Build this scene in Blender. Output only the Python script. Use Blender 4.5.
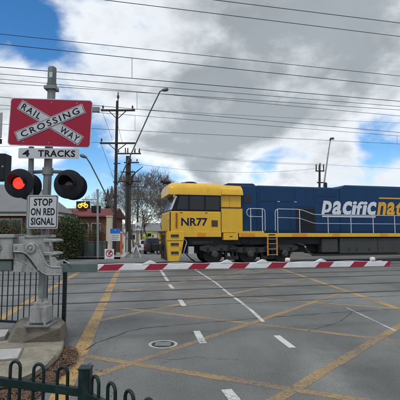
import bpy, bmesh, math, random
from mathutils import Vector, Matrix, noise
random.seed(7)
for o in list(bpy.data.objects): bpy.data.objects.remove(o)
S = bpy.context.scene
C = S.collection
R = math.radians

# ------------------------------------------------------------------ camera
EYE = 1.55; F = 400.0; HOR = 234.0
PITCH = math.atan((HOR - 200) / F)
cd = bpy.data.cameras.new('camera'); cam = bpy.data.objects.new('camera', cd); C.objects.link(cam)
cd.sensor_width = 36; cd.lens = 36; cd.clip_start = 0.05; cd.clip_end = 6000
cam.location = (0, 0, EYE); cam.rotation_euler = (math.pi / 2 + PITCH, 0, 0)
S.camera = cam
cp, sp = math.cos(PITCH), math.sin(PITCH)
def ray(px, py):
    a, b = (px - 200) / F, (200 - py) / F
    return Vector((a, cp - b * sp, sp + b * cp))
def at(px, py, Y):
    d = ray(px, py); k = Y / d.y
    return Vector((d.x * k, Y, EYE + d.z * k))
def gnd(px, py, z=0.0):
    d = ray(px, py); k = (z - EYE) / d.z
    return Vector((d.x * k, d.y * k, z))

# ------------------------------------------------------------------ world
SUN_EL, SUN_AZ = R(58), R(205)          # azimuth clockwise from +Y: behind the camera, a little left
W = bpy.data.worlds.new('World'); S.world = W; W.use_nodes = True
nt = W.node_tree; nt.nodes.clear()
def N(t, **kw):
    n = nt.nodes.new(t)
    for k, v in kw.items(): setattr(n, k, v)
    return n
def L(a, b): nt.links.new(a, b)
def setin(sock, v):
    if isinstance(v, bpy.types.NodeSocket): L(v, sock)
    else: sock.default_value = v
def M_(op, a, b=None, c=None, clamp=False):
    n = N('ShaderNodeMath', operation=op, use_clamp=clamp)
    setin(n.inputs[0], a)
    if b is not None: setin(n.inputs[1], b)
    if c is not None: setin(n.inputs[2], c)
    return n.outputs[0]
def VM(op, a, b=None):
    n = N('ShaderNodeVectorMath', operation=op)
    setin(n.inputs[0], a)
    if b is not None: setin(n.inputs[1], b)
    return n
def MR(v, a, b, c, d, sm=True):
    n = N('ShaderNodeMapRange', interpolation_type='SMOOTHSTEP' if sm else 'LINEAR')
    setin(n.inputs['Value'], v); n.inputs['From Min'].default_value = a; n.inputs['From Max'].default_value = b
    n.inputs['To Min'].default_value = c; n.inputs['To Max'].default_value = d
    return n.outputs[0]
tc = N('ShaderNodeTexCoord'); DIR = VM('NORMALIZE', tc.outputs['Generated']).outputs[0]
sep = N('ShaderNodeSeparateXYZ'); L(DIR, sep.inputs[0])
zc = M_('ADD', M_('MAXIMUM', sep.outputs[2], 0.0), 0.42)
cmb = N('ShaderNodeCombineXYZ'); L(M_('DIVIDE', sep.outputs[0], zc), cmb.inputs[0]); L(M_('DIVIDE', sep.outputs[1], zc), cmb.inputs[1]); L(M_('MULTIPLY', sep.outputs[2], 0.6), cmb.inputs[2])
CL = cmb.outputs[0]
def NZ(vec, scale, detail=7, rough=.55, dist=0.0, off=(0, 0, 0)):
    n = N('ShaderNodeTexNoise'); L(VM('ADD', vec, off).outputs[0], n.inputs['Vector'])
    n.inputs['Scale'].default_value = scale; n.inputs['Detail'].default_value = detail
    n.inputs['Roughness'].default_value = rough; n.inputs['Distortion'].default_value = dist
    return n.outputs[0]
n_big = NZ(CL, 1.7, 8, .55, .15, (3.1, 1.7, 0))
n_mid = NZ(CL, 4.6, 8, .58, .2, (8.3, 4.1, 2))
n_fin = NZ(CL, 11.0, 6, .6, .2, (1.3, 9.1, 5))
cover = M_('ADD', M_('MULTIPLY', n_big, .80), M_('MULTIPLY', n_mid, .55))
cover = M_('SUBTRACT', cover, .055)
def blob(px, py, rad, amt):
    d = ray(px, py).normalized(); cr = math.cos(rad / F)
    v = MR(VM('DOT_PRODUCT', DIR, tuple(d)).outputs['Value'], cr, 1 - (1 - cr) * .05, 0, amt)
    return v
for b in ((14, 28, 46, -.20), (50, 42, 34, -.10), (8, 80, 40, .06), (104, 178, 56, -.20), (62, 186, 54, -.14), (150, 190, 50, -.18), (10, 184, 40, -.18), (392, 142, 40, -.20), (250, 166, 36, -.10), (330, 165, 70, -.04), (120, 80, 70, -.02), (330, 30, 190, .13), (190, 10, 120, .10), (230, 125, 60, .05), (80, 90, 50, .05)):
    cover = M_('ADD', cover, blob(*b))
mask = MR(M_('ADD', cover, M_('MULTIPLY', M_('SUBTRACT', n_fin, .5), .10)), .42, .62, 0, 1)
thick = MR(M_('ADD', cover, M_('MULTIPLY', M_('SUBTRACT', n_fin, .5), .10)), .58, .84, 0, 1)
# cloud colour: thin parts white, thick bases grey
mixc = N('ShaderNodeMix', data_type='RGBA'); L(thick, mixc.inputs[0])
mixc.inputs[6].default_value = (.74, .78, .82, 1); mixc.inputs[7].default_value = (.29, .325, .352, 1)
shade = MR(n_big, .3, .7, .92, 1.10)
mulc = VM('SCALE', mixc.outputs[2]); L(shade, mulc.inputs['Scale'])
sky = N('ShaderNodeTexSky', sky_type='NISHITA'); sky.sun_disc = False
sky.sun_elevation = SUN_EL; sky.sun_rotation = SUN_AZ; sky.air_density = 1.0; sky.dust_density = 0.0; sky.ozone_density = 3.0
hsv = N('ShaderNodeHueSaturation'); hsv.inputs['Saturation'].default_value = 1.3; L(sky.outputs[0], hsv.inputs['Color'])
skys = VM('SCALE', hsv.outputs[0]); skys.inputs['Scale'].default_value = 1.25
# clouds are given in the sky's own physical units (divided by the background strength)
STR = .10
cl_s = VM('SCALE', mulc.outputs[0]); cl_s.inputs['Scale'].default_value = 1 / STR
mixs = N('ShaderNodeMix', data_type='RGBA'); L(mask, mixs.inputs[0]); L(skys.outputs[0], mixs.inputs[6]); L(cl_s.outputs[0], mixs.inputs[7])
bg = N('ShaderNodeBackground'); bg.inputs['Strength'].default_value = STR; L(mixs.outputs[2], bg.inputs[0])
out = N('ShaderNodeOutputWorld'); L(bg.outputs[0], out.inputs[0])
# ------------------------------------------------------------------ sun, exposure
sd = bpy.data.lights.new('sun', 'SUN'); so = bpy.data.objects.new('sun', sd); C.objects.link(so)
sd.energy = 1.1; sd.angle = R(11); sd.color = (1, .965, .91)
sdir = Vector((math.sin(SUN_AZ) * math.cos(SUN_EL), math.cos(SUN_AZ) * math.cos(SUN_EL), math.sin(SUN_EL)))
so.rotation_euler = sdir.to_track_quat('Z', 'Y').to_euler(); so.location = (0, -5, 30)
S.view_settings.view_transform = 'Standard'; S.view_settings.look = 'None'
S.view_settings.exposure = 0.3; S.view_settings.gamma = 1

# ------------------------------------------------------------------ materials
MAT = {}
def mat(name, col, rough=.6, metal=0.0, var=.12, scale=4.0, bump=0.0, bscale=40.0, spec=.5, dirt=0.0, dirtcol=(.05, .045, .04), emit=None, coat=0.0, streak=0.0):
    m = bpy.data.materials.new(name); m.use_nodes = True; t = m.node_tree; nd = t.nodes; lk = t.links
    b = nd['Principled BSDF']; b.inputs['Metallic'].default_value = metal
    b.inputs['Specular IOR Level'].default_value = spec
    if coat: b.inputs['Coat Weight'].default_value = coat
    g = nd.new('ShaderNodeTexCoord')
    n1 = nd.new('ShaderNodeTexNoise'); n1.inputs['Scale'].default_value = scale; n1.inputs['Detail'].default_value = 7; n1.inputs['Roughness'].default_value = .62
    lk.new(g.outputs['Object'], n1.inputs['Vector'])
    mr = nd.new('ShaderNodeMapRange'); mr.inputs[1].default_value = .25; mr.inputs[2].default_value = .75; mr.inputs[3].default_value = 1 - var; mr.inputs[4].default_value = 1 + var
    lk.new(n1.outputs[0], mr.inputs[0])
    sc = nd.new('ShaderNodeVectorMath'); sc.operation = 'SCALE'; sc.inputs[0].default_value = col; lk.new(mr.outputs[0], sc.inputs['Scale'])
    last = sc.outputs[0]
    if dirt:
        n2 = nd.new('ShaderNodeTexNoise'); n2.inputs['Scale'].default_value = scale * 1.7; n2.inputs['Detail'].default_value = 9; n2.inputs['Roughness'].default_value = .7
        mp = nd.new('ShaderNodeMapping'); mp.inputs['Scale'].default_value = (1, 1, .25 if streak else 1); mp.inputs['Location'].default_value = (3, 7, 1)
        lk.new(g.outputs['Object'], mp.inputs['Vector']); lk.new(mp.outputs[0], n2.inputs['Vector'])
        m2 = nd.new('ShaderNodeMapRange'); m2.inputs[1].default_value = .5; m2.inputs[2].default_value = .72; m2.inputs[3].default_value = 0; m2.inputs[4].default_value = dirt
        lk.new(n2.outputs[0], m2.inputs[0])
        mx = nd.new('ShaderNodeMix'); mx.data_type = 'RGBA'; lk.new(m2.outputs[0], mx.inputs[0]); lk.new(last, mx.inputs[6]); mx.inputs[7].default_value = (*dirtcol, 1)
        last = mx.outputs[2]
    lk.new(last, b.inputs['Base Color'])
    r2 = nd.new('ShaderNodeMapRange'); r2.inputs[3].default_value = max(.02, rough - .1); r2.inputs[4].default_value = min(1, rough + .1); lk.new(n1.outputs[0], r2.inputs[0]); lk.new(r2.outputs[0], b.inputs['Roughness'])
    if bump:
        n3 = nd.new('ShaderNodeTexNoise'); n3.inputs['Scale'].default_value = bscale; n3.inputs['Detail'].default_value = 5; lk.new(g.outputs['Object'], n3.inputs['Vector'])
        bp = nd.new('ShaderNodeBump'); bp.inputs['Strength'].default_value = bump; bp.inputs['Distance'].default_value = .02; lk.new(n3.outputs[0], bp.inputs['Height']); lk.new(bp.outputs[0], b.inputs['Normal'])
    if emit:
        b.inputs['Emission Color'].default_value = (*emit[0], 1); b.inputs['Emission Strength'].default_value = emit[1]
    MAT[name] = m
    return m
mat('galv', (.30, .31, .30), .5, .35, .15, 6, .15, 60, dirt=.4, dirtcol=(.2, .2, .19))
mat('galv_dull', (.20, .21, .205), .6, .2, .22, 5, .2, 50, dirt=.8, dirtcol=(.085, .085, .078), streak=1)
mat('cast', (.31, .31, .29), .6, .1, .22, 5, .35, 60, dirt=.9, dirtcol=(.085, .08, .068), streak=1)
mat('greenbox', (.09, .12, .11), .5, .1, .12, 6, .1, 50, dirt=.3)
mat('matt_black', (.009, .011, .016), .6, 0, .2, 6, spec=.25)
mat('sign_black', (.010, .011, .014), .6, 0, .1, 6, spec=.15)
mat('sign_red', (.30, .005, .030), .5, 0, .1, 7, spec=.3, dirt=.25, dirtcol=(.2, .03, .05))
mat('sign_silver', (.46, .47, .48), .4, .0, .08, 9, dirt=.3, dirtcol=(.3, .31, .32))
mat('sign_white', (.70, .71, .70), .4, 0, .06, 6, dirt=.2, dirtcol=(.4, .4, .38))
mat('sign_blue', (.01, .16, .58), .4, 0, .06, 6)
mat('red_ring', (.5, .02, .02), .4)
mat('lamp_red', (.8, .02, .01), .3, emit=((1, .03, .015), 1.6))
mat('lens_dark', (.03, .012, .014), .15)
mat('amber', (.8, .35, .02), .4, emit=((1, .42, .03), 1.3))
mat('boom_white', (.68, .69, .68), .4, 0, .08, 5, dirt=.3, dirtcol=(.36, .36, .34))
mat('boom_red', (.30, .007, .026), .4, 0, .12, 6, dirt=.3, dirtcol=(.2, .02, .03))
mat('conc', (.27, .24, .185), .92, 0, .3, 4, .7, 50, dirt=.8, dirtcol=(.11, .095, .07))
mat('conc_block', (.17, .145, .115), .92, 0, .3, 5, .7, 40, dirt=.7, dirtcol=(.07, .055, .04))
mat('conc_pale', (.42, .41, .38), .85, 0, .15, 4, .3, 70, dirt=.4, dirtcol=(.2, .19, .17))
mat('mulch', (.10, .055, .035), .95, 0, .35, 14, 1, 60)
mat('twig', (.13, .075, .045), .9, 0, .3, 20)
mat('fence_green', (.003, .016, .0135), .42, 0, .15, 8, .1, 80, spec=.3, dirt=.35, dirtcol=(.06, .075, .07))
mat('fence_dark', (.006, .016, .02), .45, 0, .15, 8)
mat('yellow', (.72, .415, .012), .38, 0, .06, 2.2, dirt=.35, dirtcol=(.34, .19, .02), streak=1, coat=.15)
mat('orange', (.68, .26, .012), .45, 0, .15, 3, dirt=.4, dirtcol=(.3, .12, .02))
mat('blue', (.004, .040, .112), .5, 0, .14, 1.3, dirt=.5, dirtcol=(.006, .022, .06), streak=1, spec=.28)
mat('blue_roof', (.008, .022, .06), .5, 0, .15, 2)
mat('grille', (.012, .014, .02), .6, 0, .2, 12)
mat('under', (.014, .014, .014), .75, 0, .35, 4, .4, 30, dirt=.5, dirtcol=(.03, .027, .023))
mat('under_grey', (.045, .047, .045), .7, 0, .2, 3, .1, 30, dirt=.5, dirtcol=(.03, .03, .028))
mat('wheel', (.03, .027, .025), .7, .2, .25, 6, dirt=.5, dirtcol=(.08, .055, .04))
mat('rail_silver', (.62, .63, .64), .4, .3, .08, 6)
mat('glass', (.006, .010, .012), .08, 0, .05, 3, spec=.4)
mat('glass_sky', (.30, .34, .38), .12, 0, .1, 3)
mat('letter_navy', (.005, .012, .06), .6, spec=.2)
mat('letter_white', (.66, .68, .70), .45, 0, .1, 8)
mat('letter_gold', (.70, .36, .02), .45, 0, .08, 6)
mat('vent_brown', (.09, .055, .02), .7)
mat('timber', (.034, .027, .024), .9, 0, .3, 5, .5, 30)
mat('stobie', (.042, .036, .034), .85, 0, .25, 5, .4, 30)
mat('wire', (.035, .037, .042), .6, .3)
mat('lamp_pole', (.11, .13, .125), .5, .4)
mat('insul', (.05, .03, .025), .3)
mat('roof_grey', (.17, .175, .175), .7, 0, .12, 2, .1, 20)
mat('fascia', (.55, .50, .40), .6)
mat('gutter', (.05, .05, .055), .5)
mat('terracotta', (.15, .035, .032), .85, 0, .25, 2, .3, 20)
mat('cream', (.58, .50, .36), .8, 0, .15, 3)
mat('corr', (.135, .165, .165), .55, .2, .1, 3, dirt=.25)
mat('leaf', (.028, .06, .014), .6, 0, .55, 3.0)
mat('leaf_pale', (.06, .085, .022), .6, 0, .4, 2)  # paler green leaves, mixed at random through the foliage
mat('leaf_red', (.16, .05, .025), .65, 0, .45, 2)
mat('cypress', (.02, .036, .016), .7, 0, .4, 2)
mat('bark', (.12, .10, .088), .9, 0, .3, 3)
mat('bark_fine', (.17, .145, .13), .9, 0, .3, 2)
mat('car_white', (.72, .73, .74), .25, 0, .03, 3, coat=.5)
mat('car_dark', (.02, .022, .026), .25, 0, .03, 3, coat=.5)
mat('tyre', (.015, .015, .015), .85)
mat('tail_red', (.4, .01, .01), .3)
mat('fluoro', (.55, .62, .02), .5)
mat('steel', (.15, .145, .14), .5, .55, .3, 3, dirt=.6, dirtcol=(.08, .075, .07))
mat('groove', (.03, .03, .03), .85, 0, .5, 1.2, dirt=.9, dirtcol=(.10, .10, .098))
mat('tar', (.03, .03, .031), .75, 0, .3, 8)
mat('footpath', (.25, .235, .21), .9, 0, .2, 1.2, .3, 30)
mat('cloth_a', (.22, .23, .25), .9); mat('cloth_b', (.03, .035, .05), .9); mat('skin', (.35, .2, .14), .6); mat('orange_post', (.6, .16, .02), .5)
mat('pane', (.02, .025, .03), .1)

def asphalt():
    m = bpy.data.materials.new('asphalt'); m.use_nodes = True; t = m.node_tree; nd = t.nodes; lk = t.links; b = nd['Principled BSDF']
    g = nd.new('ShaderNodeTexCoord').outputs['Object']
    def nz(s, d, r=.6, mp=None, dist=0):
        n = nd.new('ShaderNodeTexNoise'); n.inputs['Scale'].default_value = s; n.inputs['Detail'].default_value = d; n.inputs['Roughness'].default_value = r; n.inputs['Distortion'].default_value = dist
        if mp:
            q = nd.new('ShaderNodeMapping'); q.inputs['Scale'].default_value = mp[0]; q.inputs['Rotation'].default_value = (0, 0, mp[1]); lk.new(g, q.inputs[0]); lk.new(q.outputs[0], n.inputs[0])
        else: lk.new(g, n.inputs[0])
        return n.outputs[0]
    def mr(v, a, b_, c, d):
        n = nd.new('ShaderNodeMapRange'); lk.new(v, n.inputs[0])
        for i, x in enumerate((a, b_, c, d)): n.inputs[i + 1].default_value = x
        return n.outputs[0]
    def mul(a, b_):
        n = nd.new('ShaderNodeMath'); n.operation = 'MULTIPLY'; lk.new(a, n.inputs[0]); lk.new(b_, n.inputs[1]); return n.outputs[0]
    big = mr(nz(.32, 5, .55, None, .5), .35, .68, .70, 1.32)
    track = mr(nz(1.0, 4, .6, ((1.1, .10, 1), R(-8.4))), .3, .7, .86, 1.14)       # wheel-worn bands along the traffic
    patch = mr(nz(1.4, 6, .65), .3, .7, .88, 1.12)
    grit = mr(nz(95, 3, .7), .28, .72, .55, 1.55)
    grit2 = mr(nz(38, 3, .7), .3, .7, .80, 1.22)
    wq = nd.new('ShaderNodeTexNoise'); wq.inputs['Scale'].default_value = 1.5; wq.inputs['Detail'].default_value = 7; wq.inputs['Roughness'].default_value = .65; lk.new(g, wq.inputs[0])
    wv = nd.new('ShaderNodeVectorMath'); wv.operation = 'MULTIPLY_ADD'; lk.new(wq.outputs['Color'], wv.inputs[0]); wv.inputs[1].default_value = (1.3, 1.3, 0); lk.new(g, wv.inputs[2])
    v = mul(mul(mul(big, track), mul(patch, grit2)), grit)
    # polished, bleached and oil-darkened areas of the old surface (centre pixel, reach across and along, strength)
    for (px, py), rx_, ry_, lo_ in (((330, 372), .55, 1.0, 1.42), ((398, 350), .6, .9, 1.35), ((262, 336), 1.0, 1.2, 1.18), ((165, 333), 1.4, .8, .74), ((120, 318), .9, 1.2, .85), ((366, 378), .35, .9, .72), ((210, 385), .9, .6, .86), ((330, 300), 1.8, 1.2, 1.15)):
        c_ = gnd(px, py); q = nd.new('ShaderNodeMapping'); q.vector_type = 'POINT'
        q.inputs['Location'].default_value = (-(c_.x + .65) / rx_, -(c_.y + .65) / ry_, 0); q.inputs['Scale'].default_value = (1 / rx_, 1 / ry_, 0); lk.new(wv.outputs[0], q.inputs[0])
        ln = nd.new('ShaderNodeVectorMath'); ln.operation = 'LENGTH'; lk.new(q.outputs[0], ln.inputs[0])
        n = nd.new('ShaderNodeMapRange'); n.interpolation_type = 'SMOOTHSTEP'; lk.new(ln.outputs['Value'], n.inputs[0])
        for i_, x_ in enumerate((.3, 1.25, lo_, 1.0)): n.inputs[i_ + 1].default_value = x_
        v = mul(v, n.outputs[0])
    sc = nd.new('ShaderNodeVectorMath'); sc.operation = 'SCALE'; sc.inputs[0].default_value = (.128, .128, .120); lk.new(v, sc.inputs['Scale'])
    lk.new(sc.outputs[0], b.inputs['Base Color'])
    lk.new(mr(nz(.7, 6, .65, None, .6), .35, .68, .50, .85), b.inputs['Roughness'])
    bp = nd.new('ShaderNodeBump'); bp.inputs['Strength'].default_value = .55; bp.inputs['Distance'].default_value = .006
    lk.new(nz(110, 4, .7), bp.inputs['Height']); lk.new(bp.outputs[0], b.inputs['Normal'])
    MAT['asphalt'] = m
asphalt()
def paint(name, col, wear_lo, wear_hi, dim):
    """worn road paint: the asphalt shows through where traffic has scuffed it"""
    m = bpy.data.materials.new(name); m.use_nodes = True; t = m.node_tree; nd = t.nodes; lk = t.links; b = nd['Principled BSDF']
    g = nd.new('ShaderNodeTexCoord').outputs['Object']
    n1 = nd.new('ShaderNodeTexNoise'); n1.inputs['Scale'].default_value = 22; n1.inputs['Detail'].default_value = 8; n1.inputs['Roughness'].default_value = .72; lk.new(g, n1.inputs[0])
    n2 = nd.new('ShaderNodeTexNoise'); n2.inputs['Scale'].default_value = 1.3; n2.inputs['Detail'].default_value = 3; lk.new(g, n2.inputs[0])
    ad = nd.new('ShaderNodeMath'); ad.operation = 'MULTIPLY_ADD'; lk.new(n2.outputs[0], ad.inputs[0]); ad.inputs[1].default_value = .55; lk.new(n1.outputs[0], ad.inputs[2])
    r = nd.new('ShaderNodeMapRange'); r.inputs[1].default_value = wear_lo; r.inputs[2].default_value = wear_hi; r.inputs[3].default_value = dim; r.inputs[4].default_value = 0; lk.new(ad.outputs[0], r.inputs[0])
    mx = nd.new('ShaderNodeMix'); mx.data_type = 'RGBA'; lk.new(r.outputs[0], mx.inputs[0]); mx.inputs[6].default_value = (.09, .092, .096, 1); mx.inputs[7].default_value = (*col, 1)
    lk.new(mx.outputs[2], b.inputs['Base Color']); b.inputs['Roughness'].default_value = .75
    MAT[name] = m
paint('paint_yellow', (.46, .28, .075), .66, .98, 1.0)
paint('paint_yellow_worn', (.42, .27, .09), .62, .96, .85)
paint('paint_white', (.56, .56, .54), .72, .98, 1.0)
paint('paint_white_worn', (.55, .55, .53), .66, .96, .9)

def ground_mat():
    m = bpy.data.materials.new('groundmat'); m.use_nodes = True; t = m.node_tree; nd = t.nodes; lk = t.links; b = nd['Principled BSDF']
    g = nd.new('ShaderNodeTexCoord').outputs['Object']
    n1 = nd.new('ShaderNodeTexNoise'); n1.inputs['Scale'].default_value = .35; n1.inputs['Detail'].default_value = 8; lk.new(g, n1.inputs[0])
    n2 = nd.new('ShaderNodeTexVoronoi'); n2.inputs['Scale'].default_value = 18; lk.new(g, n2.inputs[0])
    cr = nd.new('ShaderNodeValToRGB'); lk.new(n1.outputs[0], cr.inputs[0])
    cr.color_ramp.elements[0].color = (.07, .075, .04, 1); cr.color_ramp.elements[0].position = .35
    cr.color_ramp.elements[1].color = (.17, .15, .12, 1); cr.color_ramp.elements[1].position = .65
    mx = nd.new('ShaderNodeMix'); mx.data_type = 'RGBA'; mx.blend_type = 'MULTIPLY'; mx.inputs[0].default_value = .4; lk.new(cr.outputs[0], mx.inputs[6]); lk.new(n2.outputs['Color'], mx.inputs[7])
    lk.new(mx.outputs[2], b.inputs['Base Color']); b.inputs['Roughness'].default_value = .95
    bp = nd.new('ShaderNodeBump'); bp.inputs['Strength'].default_value = .6; bp.inputs['Distance'].default_value = .03; lk.new(n2.outputs['Distance'], bp.inputs['Height']); lk.new(bp.outputs[0], b.inputs['Normal'])
    MAT['groundmat'] = m
ground_mat()
def brickmat():
    m = bpy.data.materials.new('brick'); m.use_nodes = True; t = m.node_tree; nd = t.nodes; lk = t.links; b = nd['Principled BSDF']
    g = nd.new('ShaderNodeTexCoord'); q = nd.new('ShaderNodeMapping'); q.inputs['Rotation'].default_value = (R(90), 0, 0); lk.new(g.outputs['Object'], q.inputs[0])
    k = nd.new('ShaderNodeTexBrick'); lk.new(q.outputs[0], k.inputs[0]); k.inputs['Scale'].default_value = 4.2; k.inputs['Mortar Size'].default_value = .02
    k.inputs['Color1'].default_value = (.20, .075, .045, 1); k.inputs['Color2'].default_value = (.14, .05, .035, 1); k.inputs['Mortar'].default_value = (.2, .17, .14, 1)
    lk.new(k.outputs[0], b.inputs['Base Color']); b.inputs['Roughness'].default_value = .9; MAT['brick'] = m
brickmat()

# ------------------------------------------------------------------ mesh helpers
class MB:
    def __init__(s): s.v = []; s.f = []
    def add(s, vs, fs):
        o = len(s.v); s.v += [Vector(v) for v in vs]; s.f += [tuple(i + o for i in f) for f in fs]; return s
    def box(s, a, b):
        (x0, y0, z0), (x1, y1, z1) = [min(p) for p in zip(a, b)], [max(p) for p in zip(a, b)]
        return s.add([(x0, y0, z0), (x1, y0, z0), (x1, y1, z0), (x0, y1, z0), (x0, y0, z1), (x1, y0, z1), (x1, y1, z1), (x0, y1, z1)],
                     [(0, 3, 2, 1), (4, 5, 6, 7), (0, 1, 5, 4), (1, 2, 6, 5), (2, 3, 7, 6), (3, 0, 4, 7)])
    def beam(s, p0, p1, w, h, up=(0, 0, 1)):
        p0, p1 = Vector(p0), Vector(p1); d = (p1 - p0).normalized(); r = d.cross(Vector(up))
        if r.length < 1e-4: r = d.cross(Vector((1, 0, 0)))
        r.normalize(); u = r.cross(d); r *= w / 2; u *= h / 2
        return s.add([p0 - r - u, p0 + r - u, p0 + r + u, p0 - r + u, p1 - r - u, p1 + r - u, p1 + r + u, p1 - r + u],
                     [(3, 2, 1, 0), (4, 5, 6, 7), (0, 1, 5, 4), (1, 2, 6, 5), (2, 3, 7, 6), (3, 0, 4, 7)])
    def prism(s, pts, ext):
        pts = [Vector(p) for p in pts]; ext = Vector(ext); n = len(pts)
        nrm = sum(((pts[i].cross(pts[(i + 1) % n])) for i in range(n)), Vector())
        if nrm.dot(ext) > 0: pts = pts[::-1]
        return s.add(pts + [p + ext for p in pts], [tuple(range(n)), tuple(range(2 * n - 1, n - 1, -1))] + [(i, n + i, n + (i + 1) % n, (i + 1) % n) for i in range(n)])
    def tube(s, pts, r, n=8, closed=False):
        pts = [Vector(p) for p in pts]; m = len(pts)
        rs = r if isinstance(r, (list, tuple)) else [r] * m
        ref = None; base = len(s.v)
        for i, p in enumerate(pts):
            if closed: d = pts[(i + 1) % m] - pts[i - 1]
            else: d = pts[min(i + 1, m - 1)] - pts[max(i - 1, 0)]
            d.normalize()
            if ref is None: ref = d.orthogonal().normalized()
            ref = (ref - d * ref.dot(d)); ref = ref.normalized() if ref.length > 1e-5 else d.orthogonal().normalized()
            b = d.cross(ref)
            s.v += [p + (ref * math.cos(2 * math.pi * k / n) + b * math.sin(2 * math.pi * k / n)) * rs[i] for k in range(n)]
        for i in range(m if closed else m - 1):
            j = (i + 1) % m
            for k in range(n): s.f.append((base + i * n + k, base + i * n + (k + 1) % n, base + j * n + (k + 1) % n, base + j * n + k))
        if not closed:
            s.f.append(tuple(base + k for k in reversed(range(n)))); s.f.append(tuple(base + (m - 1) * n + k for k in range(n)))
        return s
    def cyl(s, p0, p1, r, n=16, r2=None): return s.tube([p0, p1], [r, r if r2 is None else r2], n)
    def rev(s, c, ax, prof, n=24):
        """surface of revolution: prof = [(along, radius)...] about the axis ax at c"""
        c, ax = Vector(c), Vector(ax).normalized(); r = ax.orthogonal().normalized(); b = ax.cross(r); base = len(s.v)
        for a, q in prof: s.v += [c + ax * a + (r * math.cos(2 * math.pi * k / n) + b * math.sin(2 * math.pi * k / n)) * q for k in range(n)]
        for i in range(len(prof) - 1):
            for k in range(n): s.f.append((base + i * n + k, base + i * n + (k + 1) % n, base + (i + 1) * n + (k + 1) % n, base + (i + 1) * n + k))
        s.f.append(tuple(base + k for k in reversed(range(n)))); s.f.append(tuple(base + (len(prof) - 1) * n + k for k in range(n)))
        return s
    def quad(s, a, b, c, d): return s.add([a, b, c, d], [(0, 1, 2, 3)])
def root_of(o):
    while o.parent: o = o.parent
    return o
RM = {}
def thing(name, label, cat, loc=(0, 0, 0), rz=0.0, ry=0.0, group=None):
    o = bpy.data.objects.new(name, None); C.objects.link(o); o.empty_display_size = .2
    o.location = loc; o.rotation_euler = (0, ry, rz); o['label'] = label; o['category'] = cat
    if group: o['group'] = group
    RM[o] = Matrix.Translation(Vector(loc)) @ Matrix.Rotation(rz, 4, 'Z') @ Matrix.Rotation(ry, 4, 'Y')
    return o
def part(name, mb, m, parent=None, local=False, smooth=None, bevel=0, label=None):
    """ONE mesh object; vertices are in world space unless local (then in the thing's own frame)"""
    vs = mb.v
    if parent is not None and not local:
        r = root_of(parent)
        if r in RM:
            inv = RM[r].inverted(); vs = [inv @ v for v in vs]
    me = bpy.data.meshes.new(name); me.from_pydata([tuple(v) for v in vs], [], mb.f); me.update()
    me.materials.append(MAT[m] if isinstance(m, str) else m)
    if smooth is not None:
        me.shade_smooth(); me.set_sharp_from_angle(angle=R(smooth))
    o = bpy.data.objects.new(name, me); C.objects.link(o)
    if parent is not None: o.parent = parent
    if bevel:
        b = o.modifiers.new('bevel', 'BEVEL'); b.width = bevel; b.segments = 2; b.limit_method = 'ANGLE'; b.angle_limit = R(40)
    if label: o['label'] = label
    return o
def tag(o, label, cat, group=None):
    o['label'] = label; o['category'] = cat
    if group: o['group'] = group
    return o
def struct(name, mb, m, kind='structure', **k):
    o = part(name, mb, m, **k); o['kind'] = kind; return o
def text_mb(body, w, h, origin, ex, ez, nrm, bold=.0, shear=0.0, thick=.002, spacing=1.0, desc=1):
    """letters fitted to a w x h box centred on origin, spanned by ex, ez"""
    cu = bpy.data.curves.new('t', 'FONT'); cu.body = body; cu.size = 1; cu.offset = bold; cu.shear = shear; cu.space_character = spacing; cu.resolution_u = 3; cu.fill_mode = 'FRONT'
    ob = bpy.data.objects.new('t', cu); C.objects.link(ob)
    dg = bpy.context.evaluated_depsgraph_get(); me = bpy.data.meshes.new_from_object(ob.evaluated_get(dg))
    co = [v.co.copy() for v in me.vertices]; fs = [tuple(p.vertices) for p in me.polygons]
    bpy.data.objects.remove(ob); bpy.data.curves.remove(cu); bpy.data.meshes.remove(me)
    if desc != 1:
        for c in co:
            if c.y < 0: c.y *= desc
    x0, x1 = min(c.x for c in co), max(c.x for c in co); y0, y1 = min(c.y for c in co), max(c.y for c in co)
    origin, ex, ez, nrm = Vector(origin), Vector(ex).normalized(), Vector(ez).normalized(), Vector(nrm).normalized()
    mb = MB(); mb.add([origin + ex * (((c.x - x0) / (x1 - x0) - .5) * w) + ez * (((c.y - y0) / (y1 - y0) - .5) * h) + nrm * thick for c in co], fs)
    return mb
def rrect(cx, cz, w, h, r, n=5):
    """rounded rectangle outline in (a, b) plane coordinates"""
    out = []
    for sx, sz, a0 in ((1, 1, 0), (-1, 1, 90), (-1, -1, 180), (1, -1, 270)):
        for k in range(n + 1):
            a = R(a0 + 90 * k / n); out.append((cx + sx * (w / 2 - r) + r * math.cos(a), cz + sz * (h / 2 - r) + r * math.sin(a)))
    return out

# ------------------------------------------------------------------ frames
A = R(13.5)                                     # the tracks recede to the right by this much
U = Vector((math.cos(A), math.sin(A), 0)); NV = Vector((-math.sin(A), math.cos(A), 0))
RV = Vector((-.1459, .9893, 0)).normalized(); RW = Vector((RV.y, -RV.x, 0))   # along / across the road
def rp(lat, dist, z=0): return RW * lat + RV * dist + Vector((0, 0, z))
def gz(Y):
    """the road falls away gently beyond the tracks"""
    if Y < 29: return 0.0
    if Y < 50: return -.75 * ((Y - 29) / 21) ** 1.1
    return -.75

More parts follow.
